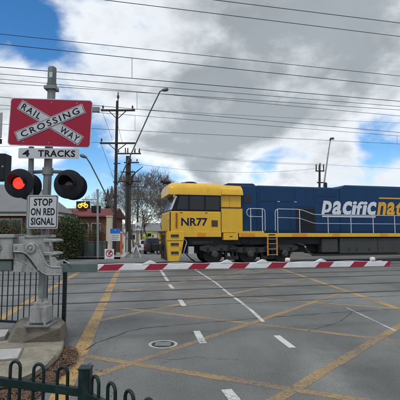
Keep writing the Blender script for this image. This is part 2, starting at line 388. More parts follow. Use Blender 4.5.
# ------------------------------------------------------------------ ground, road
mb = MB(); ys = [-60, -5, 0, 5, 10, 15, 20, 25, 29, 31, 34, 38, 42, 46, 50, 60, 100, 300, 2500]; xs = [-2500, -200, -40, -10, 0, 10, 40, 200, 2500]
for y in ys:
    for x in xs: mb.v.append(Vector((x, y, gz(y) - .03)))
nx = len(xs)
for j in range(len(ys) - 1):
    for i in range(nx - 1): mb.f.append((j * nx + i, j * nx + i + 1, (j + 1) * nx + i + 1, (j + 1) * nx + i))
struct('ground', mb, 'groundmat')
mb = MB()
def strip(mb, lat0, lat1, d0, d1, dz, step=2.0):
    n = max(1, int((d1 - d0) / step)); prev = None
    for i in range(n + 1):
        d = d0 + (d1 - d0) * i / n
        a, b = rp(lat0, d), rp(lat1, d); a.z = gz(a.y) + dz; b.z = gz(b.y) + dz
        if prev: mb.quad(prev[0], prev[1], b, a)
        prev = (a, b)
    return mb
road = struct('road', strip(MB(), -16, 17, -6, 25.6, 0.0, 40), 'asphalt')
struct('road', strip(MB(), -1.0, 9.5, 25.6, 160, 0.004), 'asphalt')
fp = struct('footpath', strip(MB(), -4.2, -1.25, 25.9, 120, .10), 'footpath')
mb = MB()
for i in range(60):
    d = 25.9 + i * 1.55; a, b = rp(-1.12, d), rp(-1.12, d + 1.53); a.z = gz(a.y) + .05; b.z = gz(b.y) + .05; mb.beam(a, b, .26, .16)
struct('kerb', mb, 'conc_pale')

ZL = [.0008]
def line(a, b, w, m, name, w2=None, rag=.0):
    """a painted line on the road between two pixels (ground points), as a thin sheet"""
    p, q = gnd(*a), gnd(*b); d = (q - p); n = max(2, int(d.length / .35)); d.normalize(); s = Vector((-d.y, d.x, 0))
    mb = MB(); z = ZL[0]; ZL[0] += .00012
    for i in range(n + 1):
        c = p.lerp(q, i / n); wa = w / 2 + random.uniform(-rag, rag); wb = w / 2 + random.uniform(-rag, rag)
        mb.v += [c - s * wa + Vector((0, 0, z)), c + s * wb + Vector((0, 0, z))]
        if i: k = len(mb.v); mb.f.append((k - 4, k - 2, k - 1, k - 3))
    part(name, mb, m, road)
ZP = Vector((0, 0, 1))
YW = 'paint_yellow_worn'
line((118.6, 270), (57, 402), .19, 'paint_yellow', 'yellow_edge_line', rag=.008)
line((79, 272), (-30, 336), .19, 'paint_yellow', 'yellow_edge_line', rag=.008)
for a, b, w in (((97, 321), (305, 279), .125), ((104, 306), (560, 360.3), .125), ((111, 294), (243, 271.5), .12), ((109, 288), (398, 308.5), .12),
                ((116, 277.5), (280, 284.5), .12), ((86, 378.5), (350, 290), .125), ((82, 355.5), (560, 432.6), .125), ((180, 457), (416, 316), .135),
                ((226, 278), (281, 268.4), .12)):
    line(a, b, w, YW, 'yellow_hatch_line', rag=.007)
line((278, 267.8), (560, 363.4), .17, 'paint_yellow', 'yellow_edge_line', rag=.008)
for a, b in (((226.5, 389.5), (238, 404)), ((196.6, 331), (203.4, 343.6)), ((179.6, 299.3), (184.4, 306.3)), ((169.3, 284.6), (173, 288.6)), ((160.6, 270), (168, 281.3))):
    line(a, b, .11, 'paint_white', 'white_dash', rag=.004)
line((276.5, 335.6), (292.5, 347.8), .105, 'paint_white', 'white_dash', rag=.004)
pts = [(195, 269.5), (206, 276.5), (216, 283), (228, 293), (240, 301.5), (252, 311), (263.5, 322)]
for a, b in zip(pts[:-1], pts[1:]): line(a, b, .075, 'paint_white', 'white_lane_line', rag=.006)
line((347, 308), (396, 331), .05, 'paint_white_worn', 'white_scuffed_line', rag=.01)
# joints and cracks sealed with tar
def seam(px, w, name='tar_seam', jit=.02, m='tar'):
    P = [gnd(*p) for p in px]; mb = MB(); z = ZL[0]; ZL[0] += .00012; pts = []
    for a, b in zip(P[:-1], P[1:]):
        n = max(2, int((b - a).length / .12))
        pts += [a.lerp(b, i / n) for i in range(n)]
    pts.append(P[-1])
    for i, c in enumerate(pts):
        d = (pts[min(i + 1, len(pts) - 1)] - pts[max(i - 1, 0)]).normalized(); s = Vector((-d.y, d.x, 0))
        c = c + s * random.uniform(-jit, jit); ww = w * random.uniform(.25, 1) / 2
        mb.v += [c - s * ww + Vector((0, 0, z)), c + s * ww + Vector((0, 0, z))]
        if i: k = len(mb.v); mb.f.append((k - 4, k - 2, k - 1, k - 3))
    part(name, mb, m, road)
seam([(85, 350), (96, 343), (112, 337.5), (128, 331), (142, 328.6), (178, 325), (230, 320.8), (262, 318), (300, 315.2), (347, 312), (402, 309)], .026)
seam([(66, 311), (110, 310.6), (160, 307.5), (225, 304), (290, 301.2), (330, 299), (402, 295.5)], .035, jit=.008)
seam([(308, 331), (340, 322), (352, 312)], .015)
for k_ in range(14):
    px, py = random.uniform(110, 390), random.uniform(285, 375); pl_ = [(px, py)]; dx_, dy_ = random.choice((-1, 1)) * random.uniform(5, 11), random.uniform(-2.2, 1.2)
    for q_ in range(random.randint(2, 5)): pl_.append((pl_[-1][0] + dx_ * random.uniform(.6, 1.3), pl_[-1][1] + dy_ + random.uniform(-1.4, 1.4)))
    seam(pl_, .007, 'hairline_crack', .012)
# manhole cover
c = gnd(163, 344.6); 
mh = thing('manhole_cover', 'round pale-rimmed manhole cover set in the asphalt', 'manhole', (c.x, c.y, 0))
part('frame_ring', MB().rev(c + Vector((0, 0, .001)), (0, 0, 1), [(0, .205), (.008, .205), (.009, .178), (.004, .176)], 32), 'conc_pale', mh)
part('lid', MB().rev(c + Vector((0, 0, .001)), (0, 0, 1), [(0, .16), (.009, .16)], 32), 'tar', mh)
mb = MB()
for a in range(5): mb.box((c.x - .11, c.y - .09 + a * .04, .010), (c.x + .11, c.y - .07 + a * .04, .014))
part('lid_rib', mb, 'galv', mh)

# ------------------------------------------------------------------ tracks
P0 = at(250, 230, 20.9); P0.z = 0
LOCO = P0 - U * 4.22                              # near front corner of the locomotive, on the ground
def perp(p): return (p - LOCO).dot(NV)
tr4 = 1.47
tr1 = (perp(gnd(82, 303)) + perp(gnd(82, 293))) / 2
tracks = [tr1, tr1 + (tr4 - tr1) * .335, tr1 + (tr4 - tr1) * .665, tr4]
for ti, c in enumerate(tracks):
    g = 1.6 if ti < 3 else 1.435
    t = bpy.data.objects.new('railway_track', None); C.objects.link(t); t['kind'] = 'structure'
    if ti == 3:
        p, q = LOCO + NV * c - U * 9, LOCO + NV * c + U * 26; part('crossing_shade_panel', MB().beam(p - ZP * .004, q - ZP * .004, 2.5, .013), 'tar', t)  # dark panel between the rails, painting in shade beneath the locomotive
    for sgn in (-1, 1):
        b = LOCO + NV * (c + sgn * g / 2); p, q = b - U * 90, b + U * 140
        mb = MB()
        for off, w in ((-.06, .035), (.06, .035)): mb.beam(p + NV * off + Vector((0, 0, .0045)), q + NV * off + Vector((0, 0, .0045)), w, .006)
        part('flangeway', mb, 'groove', t)
        mb = MB().beam(p + Vector((0, 0, -.03)), q + Vector((0, 0, -.03)), .07, .084)
        part('rail', mb, 'steel', t)

# ------------------------------------------------------------------ kerb-side footing, slab, mulch
MY = 5.66                                         # depth of the signal mast
ZP = Vector((0, 0, 1))
fo = thing('concrete_footing', 'stained concrete footing block under the boom and signal mast', 'footing', gnd(38, 345))
mb = MB()
base = [gnd(3, 349), gnd(61, 347), gnd(68.5, 333), gnd(66, 322), gnd(14, 322)]
top = [at(17, 327.5, 5.55), at(60, 326, 5.5), at(65.5, 321.5, 5.85), at(60, 317.5, 6.15), at(22, 318.5, 6.15)]
hz = .30
mb.v = [Vector((b.x, b.y, -.02)) for b in base] + [Vector((t.x, t.y, hz)) for t in top]
n = 5; mb.f = [tuple(reversed(range(5))), tuple(range(5, 10))] + [(i, (i + 1) % 5, 5 + (i + 1) % 5, 5 + i) for i in range(5)]
part('block', mb, 'conc_block', fo, bevel=.025)
# raised concrete apron with a rounded kerb nose
edge = [(-60, 352), (-30, 349), (5, 346.5), (30, 345), (62, 342.5), (64, 346), (63, 353), (58, 361), (50, 369), (40, 376), (28, 382), (10, 388), (-20, 393), (-60, 398)]
ap = struct('concrete_apron', MB().prism([gnd(*p, .0) + Vector((0, 0, .001)) for p in edge], (0, 0, .085)), 'conc', bevel=.03)
inner = [(-60, 353.5), (5, 349), (58, 345.5), (58.5, 350), (54, 357), (46, 365), (36, 371.5), (24, 377), (8, 382), (-60, 392)]
part('smooth_inset', MB().prism([gnd(*p, .086) for p in inner], (0, 0, .0035)), 'conc', ap)
mb = MB().prism([gnd(*p, .090) for p in ((-12, 352.5), (2, 349.8), (22, 349), (17.5, 358.5), (-4, 360.5), (-20, 361))], (0, 0, .012))
lid = tag(part('pit_lid', mb, 'conc_pale', bevel=.004), 'pale rectangular service pit lid set in the concrete apron', 'pit lid')
part('lid_frame', MB().prism([gnd(*p, .0903) for p in ((-16, 352.2), (2, 349), (24, 348.3), (19, 359.6), (-4, 361.8), (-24, 362))], (0, 0, .007)), 'conc_block', lid)
mb = MB().prism([gnd(*p, .0) for p in ((-30, 340), (-4, 333.5), (9, 333), (5, 340), (-20, 345))], (0, 0, .06))
tag(part('cable_pit_cover', mb, 'conc_pale', bevel=.006), 'pale flat cable pit cover beside the fence foot', 'pit cover')
# mulch bed between apron and road
bed = [(-10, 398), (30, 386), (50, 372), (62, 360), (65, 346), (71, 349), (78, 353), (75, 362), (66, 372), (52, 384), (40, 395), (20, 410)]
mu = struct('mulch_bed', MB().prism([gnd(*p) + Vector((0, 0, .0025)) for p in bed], (0, 0, .012)), 'mulch')
mb = MB()
def inpoly(x, y, P):
    r = False
    for i in range(len(P)):
        (a, b), (c_, d) = P[i], P[i - 1]
        if (b > y) != (d > y) and x < (c_ - a) * (y - b) / (d - b) + a: r = not r
    return r
k = 0
while k < 2600:
    x, y = random.uniform(-10, 82), random.uniform(344, 405)
    if not inpoly(x + random.gauss(0, 2), y + random.gauss(0, 1.5), bed): continue
    k += 1; p = gnd(x, y) + Vector((0, 0, .012 + random.random() * .022)); a = random.random() * 6.28; l = random.uniform(.008, .03); d = Vector((math.cos(a), math.sin(a), random.uniform(-.4, .4))) * l
    s = Vector((-math.sin(a), math.cos(a), random.uniform(-.5, .5))) * random.uniform(.003, .009)
    mb.quad(p - d - s, p + d - s, p + d + s, p - d + s)
for _ in range(420):
    x, y = random.gauss(75, 26), random.uniform(322, 404)
    if inpoly(x, y, edge) or x < 64: continue
    p = gnd(x, y) + ZP * .007; a = random.random() * 6.28; l = random.uniform(.003, .012); d = Vector((math.cos(a), math.sin(a), random.uniform(-.3, .3))) * l; s_ = Vector((-math.sin(a), math.cos(a), 0)) * l * .5
    mb.quad(p - d - s_, p + d - s_, p + d + s_, p - d + s_)
o = part('fallen_leaves', mb, 'twig'); o['kind'] = 'stuff'; o['label'] = 'brown fallen leaves and bark along the apron edge'
mb = MB().tube([gnd(78, 370, .02), gnd(84, 367, .035), gnd(90, 363.5, .02)], [.006, .007, .004], 6)
tag(part('stick', mb, 'timber'), 'thin dark stick lying by the fence post', 'stick')

# ------------------------------------------------------------------ signal mast
mx, my = at(41, 320, MY).x, MY
TILT = R(.75)
ms = thing('crossing_signal', 'level crossing signal mast with red crossbuck board and flashing lamps', 'crossing signal', (mx, my, .30), 0, TILT)
def up(z, dx=0, dy=0): return Vector((mx + dx + math.tan(TILT) * (z - .3), my + dy, z))
part('pole', MB().cyl(up(.42), up(3.96), .056, 20), 'galv_dull', ms, smooth=40)
mb = MB().box((mx - .12, my - .12, .335), (mx + .12, my + .12, .57)); part('junction_base', mb, 'cast', ms, bevel=.02)
mb = MB().box((mx - .17, my - .17, .30), (mx + .17, my + .17, .325)); part('base_plate', mb, 'galv_dull', ms, bevel=.004)
for sx in (-1, 1):
    for sy in (-1, 1):
        part('anchor_bolt', MB().cyl((mx + sx * .11, my + sy * .145, .325), (mx + sx * .11, my + sy * .145, .365), .017, 8), 'galv', ms)
part('base_collar', MB().rev(up(.565), (0, 0, 1), [(0, .10), (.04, .098), (.06, .075), (.10, .06)], 20), 'cast', ms, smooth=40)
part('pole_cap', MB().rev(up(3.66), (0, 0, 1), [(0, .07), (.07, .07), (.075, .061), (.30, .060), (.315, .052), (.33, .02)], 20), 'greenbox', ms, smooth=40)
part('cap_label', MB().box(up(3.80, -.02, -.064), up(3.88, .025, -.058)), 'sign_silver', ms)
part('cap_clamp', MB().box(up(3.63, -.085, -.085), up(3.68, .085, .075)), 'galv_dull', ms, bevel=.006)
za_c = 2.35
SF = MY - .12                                     # sign plane
def board(name, px0, py0, px1, py1, Y, m, parent, th=.004, r=.03, roll=0.0, label=None):
    a, b = at(px0, py0, Y), at(px1, py1, Y); cx, cz = (a.x + b.x) / 2, (a.z + b.z) / 2; w, h = abs(b.x - a.x), abs(b.z - a.z)
    cr, sr = math.cos(roll), math.sin(roll)
    P = [(cx + (x) * cr - z * sr, cz + x * sr + z * cr) for x, z in rrect(0, 0, w, h, r)]
    o = part(name, MB().prism([(x, Y, z) for x, z in P], (0, th, 0)), m, parent, label=label)
    return o, cx, cz, w, h
ROLL = R(-2.0); ex = Vector((math.cos(ROLL), 0, math.sin(ROLL))); ez = Vector((-math.sin(ROLL), 0, math.cos(ROLL))); nf = Vector((0, -1, 0))
sb, cx, cz, w, h = board('crossbuck_board', 10, 99, 91, 146.5, SF, 'sign_silver', ms, .004, .05, ROLL, 'red RAILWAY CROSSING crossbuck board')
P = [Vector((cx, SF - .0005, cz)) + ex * x + ez * z for x, z in rrect(0, 0, w - .022, h - .022, .04)]
part('red_field', MB().prism(P, (0, -.0012, 0)), 'sign_red', sb)
def blade(ang, layer):
    e = (ex * math.cos(ang) + ez * math.sin(ang)); f = (-ex * math.sin(ang) + ez * math.cos(ang)); o = Vector((cx, SF, cz))
    l, hh = .515, .074
    for k, (g, m, nm) in enumerate(((0, 'sign_silver', 'blade_edge'), (.009, 'sign_black', 'blade_outline'), (.016, 'sign_silver', 'blade'))):
        y = -.0022 - layer * .0045 - k * .0012
        q = [o + e * a * (l - g) + f * b * (hh - g) + Vector((0, y, 0)) for a, b in ((-1, -1), (1, -1), (1, 1), (-1, 1))]
        part(nm, MB().prism(q, (0, -.001, 0)), m, sb)
    return e, f, o + Vector((0, -.0022 - layer * .0045 - .0036, 0))
e, f, o = blade(R(-29), 0)
for s_, pos, ww in (('RAIL', -.315, .31), ('WAY', .325, .30)):
    part('lettering', text_mb(s_, ww, .092, o + e * pos, e, f, nf, .018, 0, .0006, 1.3), 'sign_black', sb)
e, f, o = blade(R(25.5), 1)
part('lettering', text_mb('CROSSING', .88, .092, o, e, f, nf, .018, 0, .0006, 1.3), 'sign_black', sb)
for a_ in (-.36, 0, .36):
    for b_ in (-.29, .29):
        part('bolt', MB().rev(Vector((cx, SF - .001, cz)) + ex * a_ + ez * b_, (0, -1, 0), [(0, .009), (.005, .008)], 8), 'galv', sb)
part('conduit', MB().tube([up(.62, .03, -.075), up(.75, .03, -.075), up(1.6, .035, -.066), up(za_c, .03, -.066)], .011, 8), 'galv_dull', ms, smooth=50)
R2 = R(-.6); ex2 = Vector((math.cos(R2), 0, math.sin(R2))); ez2 = Vector((-math.sin(R2), 0, math.cos(R2)))
fb, x, z, w, h = board('tracks_board', 18.5, 148.3, 79, 158.6, SF, 'sign_silver', ms, .004, .02, R2, 'silver 4 TRACKS board')
for s_, a_, b_ in (('4', -.43, -.315), ('TRACKS', -.175, .435)):
    part('lettering', text_mb(s_, w * (b_ - a_), h * .66, Vector((x, SF, z)) + ex2 * (w * (a_ + b_) / 2), ex2, ez2, nf, .03, 0, .0014, 1.1), 'sign_black', fb)
st, x, z, w, h = board('stop_board', 28.5, 195, 57.5, 228.6, SF - .10, 'sign_silver', ms, .004, .02, 0, 'silver STOP ON RED SIGNAL board')
for g, m, nm in ((.012, 'sign_black', 'border'), (.021, 'sign_silver', 'face')):
    P = rrect(x, z, w - 2 * g, h - 2 * g, .016); y = SF - .1 - (.0006 if m == 'sign_black' else .0018)
    part(nm, MB().prism([(a, y, b) for a, b in P], (0, -.001, 0)), m, st)
for k, (s_, ww) in enumerate((('STOP', .62), ('ON RED', .80), ('SIGNAL', .78))):
    part('lettering', text_mb(s_, w * ww, h * .22, (x, SF - .1, z + h * (.285 - .285 * k)), (1, 0, 0), (0, 0, 1), nf, .03, 0, .0034, 1.05), 'sign_black', st)
part('board_back_box', MB().box((x - w / 2 - .03, SF - .085, z - h / 2 + .0), (x - w / 2 + .06, SF - .02, z + h / 2 - .02)), 'galv_dull', ms, bevel=.006)
# brackets behind the boards
for zz in (at(0, 107, SF).z, at(0, 140, SF).z, at(0, 153.5, SF).z):
    part('board_bracket', MB().box(up(zz, -.07, -.114), up(zz + .035, .07, .07)), 'galv', ms)
a = at(91, 109, SF + .02); part('board_arm', MB().box((mx, SF + .006, a.z - .045), (at(99, 110, SF).x, SF + .05, a.z + .03)), 'galv_dull', ms, bevel=.006)
# second, thinner post between boom drive and boards
part('support_post', MB().cyl(at(29.5, 236, MY - .02), at(31.5, 147, MY - .02), .037, 16), 'galv_dull', ms, smooth=40)
# lamp cross-arm and the four lamp heads (two facing each way)
za = at(45, 171.5, MY).z
part('lamp_crossarm', MB().tube([at(20, 173, MY + .1), at(36, 172, MY + .05), up(za, 0, 0), at(62, 172, MY + .05), at(72, 174, MY + .1)], .026, 10), 'galv_dull', ms, smooth=40)
part('crossarm_clamp', MB().rev(up(za - .05), (0, 0, 1), [(0, .075), (.1, .075)], 16), 'galv_dull', ms, smooth=40)
def lamp(px, py, Y, face, lit, r=.205):
    c = at(px, py, Y); ax = Vector((0, -1 if face else 1, 0))
    o = part('lamp_head', MB().rev(c, ax, [(-.16, .05), (-.15, .085), (-.03, .10), (-.012, .10), (-.012, r - .01), (-.006, r), (.006, r), (.010, r - .008), (.010, .11)], 40), 'matt_black', ms, smooth=35)
    part('lens', MB().rev(c, ax, [(.011, .083), (.018, .083), (.030, .06), (.035, .02)], 28), 'lamp_red' if lit else 'lens_dark', o, smooth=60)
    mb = MB(); n = 22; pr = []
    for i in range(n + 1):
        t = R(-8 + 196 * i / n)
        l = .11 + .10 * math.sin(max(0, min(math.pi, t)))
        d = Vector((math.cos(t), 0, math.sin(t)))
        pr.append((c + d * .106 + ax * .008, c + d * .106 + ax * l, c + d * .101 + ax * l, c + d * .101 + ax * .008))
    for a, b in zip(pr[:-1], pr[1:]):
        for i in range(4): mb.quad(a[i], a[(i + 1) % 4], b[(i + 1) % 4], b[i])
    part('hood', mb, 'matt_black', o, smooth=50)
lamp(19.3, 183.3, MY - .12, True, True); lamp(68.6, 184.2, MY - .12, True, False)
lamp(28.6, 186.6, MY + .36, False, False, .2); lamp(74, 187, MY + .36, False, False, .2)

# ------------------------------------------------------------------ boom gate
BY = MY - .17
bg_ = thing('boom_gate', 'lowered red and white striped boom gate with grey cast drive', 'boom gate', (mx - .3, MY, .30))
def pp(pts, Y, th): return MB().prism([at(px, py, Y) for px, py in pts], (0, th, 0))
part('drive_housing', pp([(-22, 238), (12.6, 238), (12.6, 259.6), (-22, 259.6)], BY - .06, .34), 'cast', bg_, bevel=.012)
part('housing_lid', pp([(-23, 234.2), (14.2, 234.2), (14.2, 237.6), (12.6, 237.9), (-23, 237.9)], BY - .08, .38), 'galv', bg_, bevel=.006)
part('inspection_hole', MB().rev(at(-1.5, 247, BY - .06), (0, -1, 0), [(0, .035), (.004, .033)], 16), 'groove', bg_)
part('hole_rim', MB().rev(at(-1.5, 247, BY - .06), (0, -1, 0), [(0, .05), (.012, .048), (.012, .036), (.002, .035)], 16), 'cast', bg_, smooth=30)
part('cable_box', pp([(-22, 260.6), (11.5, 260.6), (11.5, 271), (-22, 271)], BY - .03, .28), 'greenbox', bg_, bevel=.01)
part('gear_case', pp([(13.4, 238.5), (16, 236.6), (25, 236.4), (27, 238), (38, 236.2), (48, 236.5), (49.5, 239), (49.5, 262), (40, 266), (13.4, 262)], BY + .035, .15), 'cast', bg_, bevel=.012)
part('case_flange', pp([(24, 235.4), (50, 234.6), (50.5, 237.5), (24, 238)], BY + .02, .22), 'cast', bg_, bevel=.006)
part('counter_plate', pp([(13.2, 252.8), (23.4, 254), (29, 260), (35, 268.6), (38.5, 272.4), (13.2, 272.4)], BY - .012, .045), 'cast', bg_, bevel=.006)
part('plate_rib', MB().tube([at(13.5, 258.4, BY - .014), at(20, 260, BY - .014), at(27, 264, BY - .014), at(32, 269.5, BY - .014)], .009, 8), 'galv', bg_)
part('crank_arm', pp([(12.8, 244), (24, 243.8), (28, 242.3), (33.2, 242.4), (36.5, 244.4), (39, 248.2), (42, 255), (44.6, 261), (47, 264.6), (50.5, 266.4), (56, 266.6), (61.2, 266.2), (61.6, 275.2), (52, 276.3), (46.5, 275.6), (41.5, 273), (36.5, 267.2), (31, 259), (27, 254.6), (23, 252.6), (12.8, 252.4)], BY - .075, .06), 'cast', bg_, bevel=.009)
part('arm_flange', MB().tube([at(px, py, BY - .078) for px, py in ((34.5, 243.6), (37.6, 246.2), (41, 254), (44.6, 262), (47.6, 265.6), (52, 267.2), (60.6, 267.2))], .010, 8), 'galv', bg_, smooth=50)
part('arm_flange', MB().tube([at(px, py, BY - .078) for px, py in ((13.2, 251.8), (22.6, 252), (27, 254), (31.5, 259.2), (37, 267), (42, 272.4), (47, 274.8), (60.8, 274.6))], .008, 8), 'galv', bg_, smooth=50)
hc = at(31, 248.3, BY - .075)
part('pivot_hub', MB().rev(hc, (0, -1, 0), [(0, .066), (.018, .066), (.022, .058), (.022, .045), (.008, .040), (.008, .02), (.028, .018), (.034, .008)], 28), 'galv', bg_, smooth=35)
part('shaft', MB().cyl(hc, hc + Vector((0, .25, 0)), .035, 16), 'galv_dull', bg_, smooth=40)
for py in (240.5, 253.8):
    o = part('mast_clamp', pp([(43, py - 2), (53, py - 1.6), (56, py - .6), (56.6, py + .7), (53, py + 1.8), (43, py + 2.2)], BY + .0, .30), 'galv', bg_, bevel=.01)
    part('clamp_bolt', MB().cyl(at(50.5, py + 1, BY + .02), at(50.5, py + 5.5, BY + .02), .02, 10), 'galv', o)
for px, py in ((25.5, 237.0), (46, 236.4), (38.6, 247.5), (15.6, 247.5)): part('bolt', MB().rev(at(px, py, BY - .078), (0, -1, 0), [(0, .015), (.014, .014)], 6), 'galv_dull', bg_)
part('arm_linkage', MB().tube([at(49, 262, BY - .03), at(53.5, 259, BY - .03), at(57, 263.5, BY - .03), at(64, 260.2, BY - .03), at(70, 264, BY - .03)], .011, 8), 'galv', bg_)
part('link_block', pp([(49.5, 258), (53, 257), (56.5, 262), (60, 264.5), (60, 267), (50, 267)], BY - .05, .07), 'cast', bg_, bevel=.006)
b0, b1 = at(62, 268.0, 5.50), at(389.5, 263.7, 6.62)
bd = (b1 - b0); bl = bd.length; bu = bd.normalized(); bn = bu.cross(ZP).normalized()
def bt(px):
    """distance along the boom seen at pixel column px"""
    t = (px - 200) / F; k = 1 / cp
    return ((t * b0.y - b0.x) / (bu.x - t * bu.y))
j = bt(98.6)
part('boom_socket', MB().beam(b0 - bu * .02, b0 + bu * j, .075, .115), 'greenbox', bg_, bevel=.008)
bh = lambda s: .082 - .010 * s / bl
mb = MB().beam(b0 + bu * (j - .05), b1, .05, .079); tube_ = part('boom_arm', mb, 'boom_white', bg_, bevel=.006)
for x0, x1 in ((102, 121.5), (147.5, 165), (190, 207), (230.5, 246), (268, 283.5), (315.5, 329.5), (349.5, 363), (383, 390.5)):
    s0, s1 = bt(x0), min(bt(x1), bl + .03); sl = .045; hh = .0415; ww = .0265
    mb = MB(); vs = []
    for s in (s0, s1):
        for z, y in ((-hh, -ww), (-hh, ww), (hh, ww), (hh, -ww)):
            vs.append(b0 + bu * min(s + sl * z / hh, bl + .012) + ZP * z + bn * y)
    mb.add(vs, [(0, 3, 2, 1), (4, 5, 6, 7), (0, 1, 5, 4), (1, 2, 6, 5), (2, 3, 7, 6), (3, 0, 4, 7)])
    part('red_stripe', mb, 'boom_red', tube_)
for px, kind in ((151, 'hump'), (227, 'hump'), (262, 'hump'), (288, 'lamp'), (320, 'hump'), (372, 'lamp')):
    s = bt(px); c = b0 + bu * s + ZP * .0405
    if kind == 'hump':
        a_ = [c - bu * .12, c - bu * .05 + ZP * .03, c + bu * .0 + ZP * .052, c + bu * .05 + ZP * .03, c + bu * .1]
        part('lamp_bracket', MB().prism([p + bn * .03 for p in (a_ if True else [])], bn * -.06), 'boom_white', bg_, bevel=.004)
    else:
        o = part('boom_lamp', MB().rev(c + ZP * .036 + bu * -.015, bu * -1, [(-.025, .032), (.0, .037), (.035, .032), (.04, .016)], 18), 'boom_white', bg_, smooth=35)
        part('lens', MB().rev(c + ZP * .036 + bu * .009, bu, [(0, .036), (.015, .034), (.028, .024), (.034, .01)], 18), 'lamp_red' if False else 'boom_red', o, smooth=50)
        part('lamp_foot', MB().box(c + Vector((-.03, -.02, -.002)), c + Vector((.03, .02, .02))), 'boom_white', o)
part('lamp_cable', MB().tube([b0 + bu * s + ZP * (.046 + .006 * math.sin(s * 9)) for s in [j + .1 * i for i in range(int((bl - j) / .1))]], .005, 5), 'sign_white', bg_)

# ------------------------------------------------------------------ second signal at the photograph's left edge
sx_ = at(-14, 330, 6.4).x
s2 = thing('pedestrian_signal', 'black signal head on a grey post cut by the left picture edge', 'signal', (sx_, 6.4, 0))
part('post', MB().cyl((sx_, 6.4, 0), (sx_, 6.4, 3.75), .05, 16), 'galv_dull', s2, smooth=40)
part('base_flange', MB().box((sx_ - .13, 6.27, 0), (sx_ + .13, 6.53, .03)), 'galv_dull', s2)
a, b = at(-14, 154, 6.2), at(6.2, 180.5, 6.2); hd = part('signal_head', MB().box((a.x, 6.14, a.z), (b.x, 6.36, b.z)), 'matt_black', s2, bevel=.012)
part('latch', MB().box((b.x - .05, 6.134, (a.z + b.z) / 2 - .01), (b.x - .02, 6.146, (a.z + b.z) / 2 + .012)), 'galv', hd)
a, b = at(-24, 112.5, 6.3), at(1.6, 138, 6.3); part('back_board', MB().box((a.x, 6.29, a.z), (b.x, 6.31, b.z)), 'galv', s2, bevel=.008)
a, b = at(-18, 139, 6.3), at(1.0, 143.5, 6.3); part('bracket', MB().box((a.x, 6.27, a.z), (b.x, 6.33, b.z)), 'matt_black', s2)

# ------------------------------------------------------------------ fence behind the mast
FY0, FY1 = 6.55, 6.42
f0, f1 = at(-60, 272, 6.9), at(65.2, 272, 6.42)
pf = thing('bar_fence', 'dark green vertical bar fence panel behind the signal mast', 'fence', (f1.x, f1.y, 0))
f0.z = f1.z = 0
zt, zb = 1.02, .14
part('post', MB().box((f1.x - .028, f1.y - .028, 0), (f1.x + .028, f1.y + .028, 1.16)), 'fence_green', pf, bevel=.005)
for z in (zt, zb): part('rail', MB().beam(f0 + ZP * z, f1 + ZP * z, .03, .038), 'fence_dark', pf)
n = int((f1 - f0).length / .098)
for i in range(1, n):
    p = f1.lerp(f0, i / n); part('bar', MB().cyl(p + ZP * (zb + .0), p + ZP * (zt), .0095, 8), 'fence_dark', pf, smooth=40)
part('post', MB().box((f0.x - .028, f0.y - .028, 0), (f0.x + .028, f0.y + .028, 1.1)), 'fence_green', pf, bevel=.005)

# ------------------------------------------------------------------ bow-top fence in the foreground
FD = 2.1
pc = at(85.6, 367, FD); pc_g = Vector((pc.x, pc.y, 0))
d2 = 2.16
hl = at(15.6, 362, d2); hm = at(62, 368.2, FD + .01)
dirl = Vector((hl.x - pc.x, hl.y - pc.y, 0)).normalized()
hr = at(95.5, 375.6, FD - .06); hr2 = at(129.5, 390, FD - .24)
dirr = Vector((hr2.x - pc.x, hr2.y - pc.y, 0)).normalized()
def bowfence(label, dirv, pitch, half, first, count, ztop, slope, post):
    t = thing('bow_top_fence', label, 'fence', tuple(pc_g), group='bow-top fence runs in the foreground')
    r = .0085
    for i in range(count):
        s = first + i * pitch; c = pc_g + dirv * s; zt_ = ztop + slope * s; zs = zt_ - half - r
        pts = [c - dirv * half + ZP * .06, c - dirv * half + ZP * (zs - .05)]
        for k in range(13):
            a = math.pi * (1 - k / 12.0); pts.append(c + dirv * half * math.cos(a) + ZP * (zs + half * 1.18 * math.sin(a)))
        pts += [c + dirv * half + ZP * (zs - .05), c + dirv * half + ZP * .06]
        part('hoop', MB().tube(pts, r, 10), 'fence_green', t, smooth=50)
    e = pc_g + dirv * (first + (count - .4) * pitch); 
    for z in (ztop - .115, .12):
        part('rail', MB().beam(pc_g + ZP * z, e + ZP * (z + slope * (first + count * pitch)), .028, .042), 'fence_green', t, bevel=.003)
    if post:
        part('post', MB().box((pc.x - .029, pc.y - .029, 0), (pc.x + .029, pc.y + .029, pc.z - .006)), 'fence_green', t, bevel=.004)
        part('post_cap', MB().prism([(pc.x + a * .033, pc.y + b * .033, pc.z - .008) for a, b in ((-1, -1), (1, -1), (1, 1), (-1, 1))], (0, 0, .010)), 'fence_green', t, bevel=.004)
    else:
        q = pc_g + dirv * .01
    q = e; part('post', MB().box((q.x - .026, q.y - .026, 0), (q.x + .026, q.y + .026, ztop + .02)), 'fence_green', t, bevel=.004)
    return t
L1 = (Vector((hm.x, hm.y, 0)) - pc_g).length; L2 = (Vector((hl.x, hl.y, 0)) - pc_g).length
bowfence('dark green bow-top fence run left of the square post', dirl, (L2 - L1) / 2, .028, L1, 7, hm.z, (hl.z - hm.z) / (L2 - L1), True)
r1 = (Vector((hr.x, hr.y, 0)) - pc_g).length; r2 = (Vector((hr2.x, hr2.y, 0)) - pc_g).length
bowfence('dark green bow-top fence run right of the square post', dirr, (r2 - r1) / 2, .030, r1, 7, hr.z, (hr2.z - hr.z) / (r2 - r1), False)

# ------------------------------------------------------------------ locomotive
lo = thing('locomotive', 'yellow-nosed blue diesel locomotive with side handrails crossing the road', 'locomotive', tuple(LOCO), A)
LEN, WID = 22.0, 2.94
def lp(name, mb, m, parent=None, **k): return part(name, mb, m, parent or lo, local=True, **k)
def both(y0, y1): return ((y0, y1), (WID - y1, WID - y0))
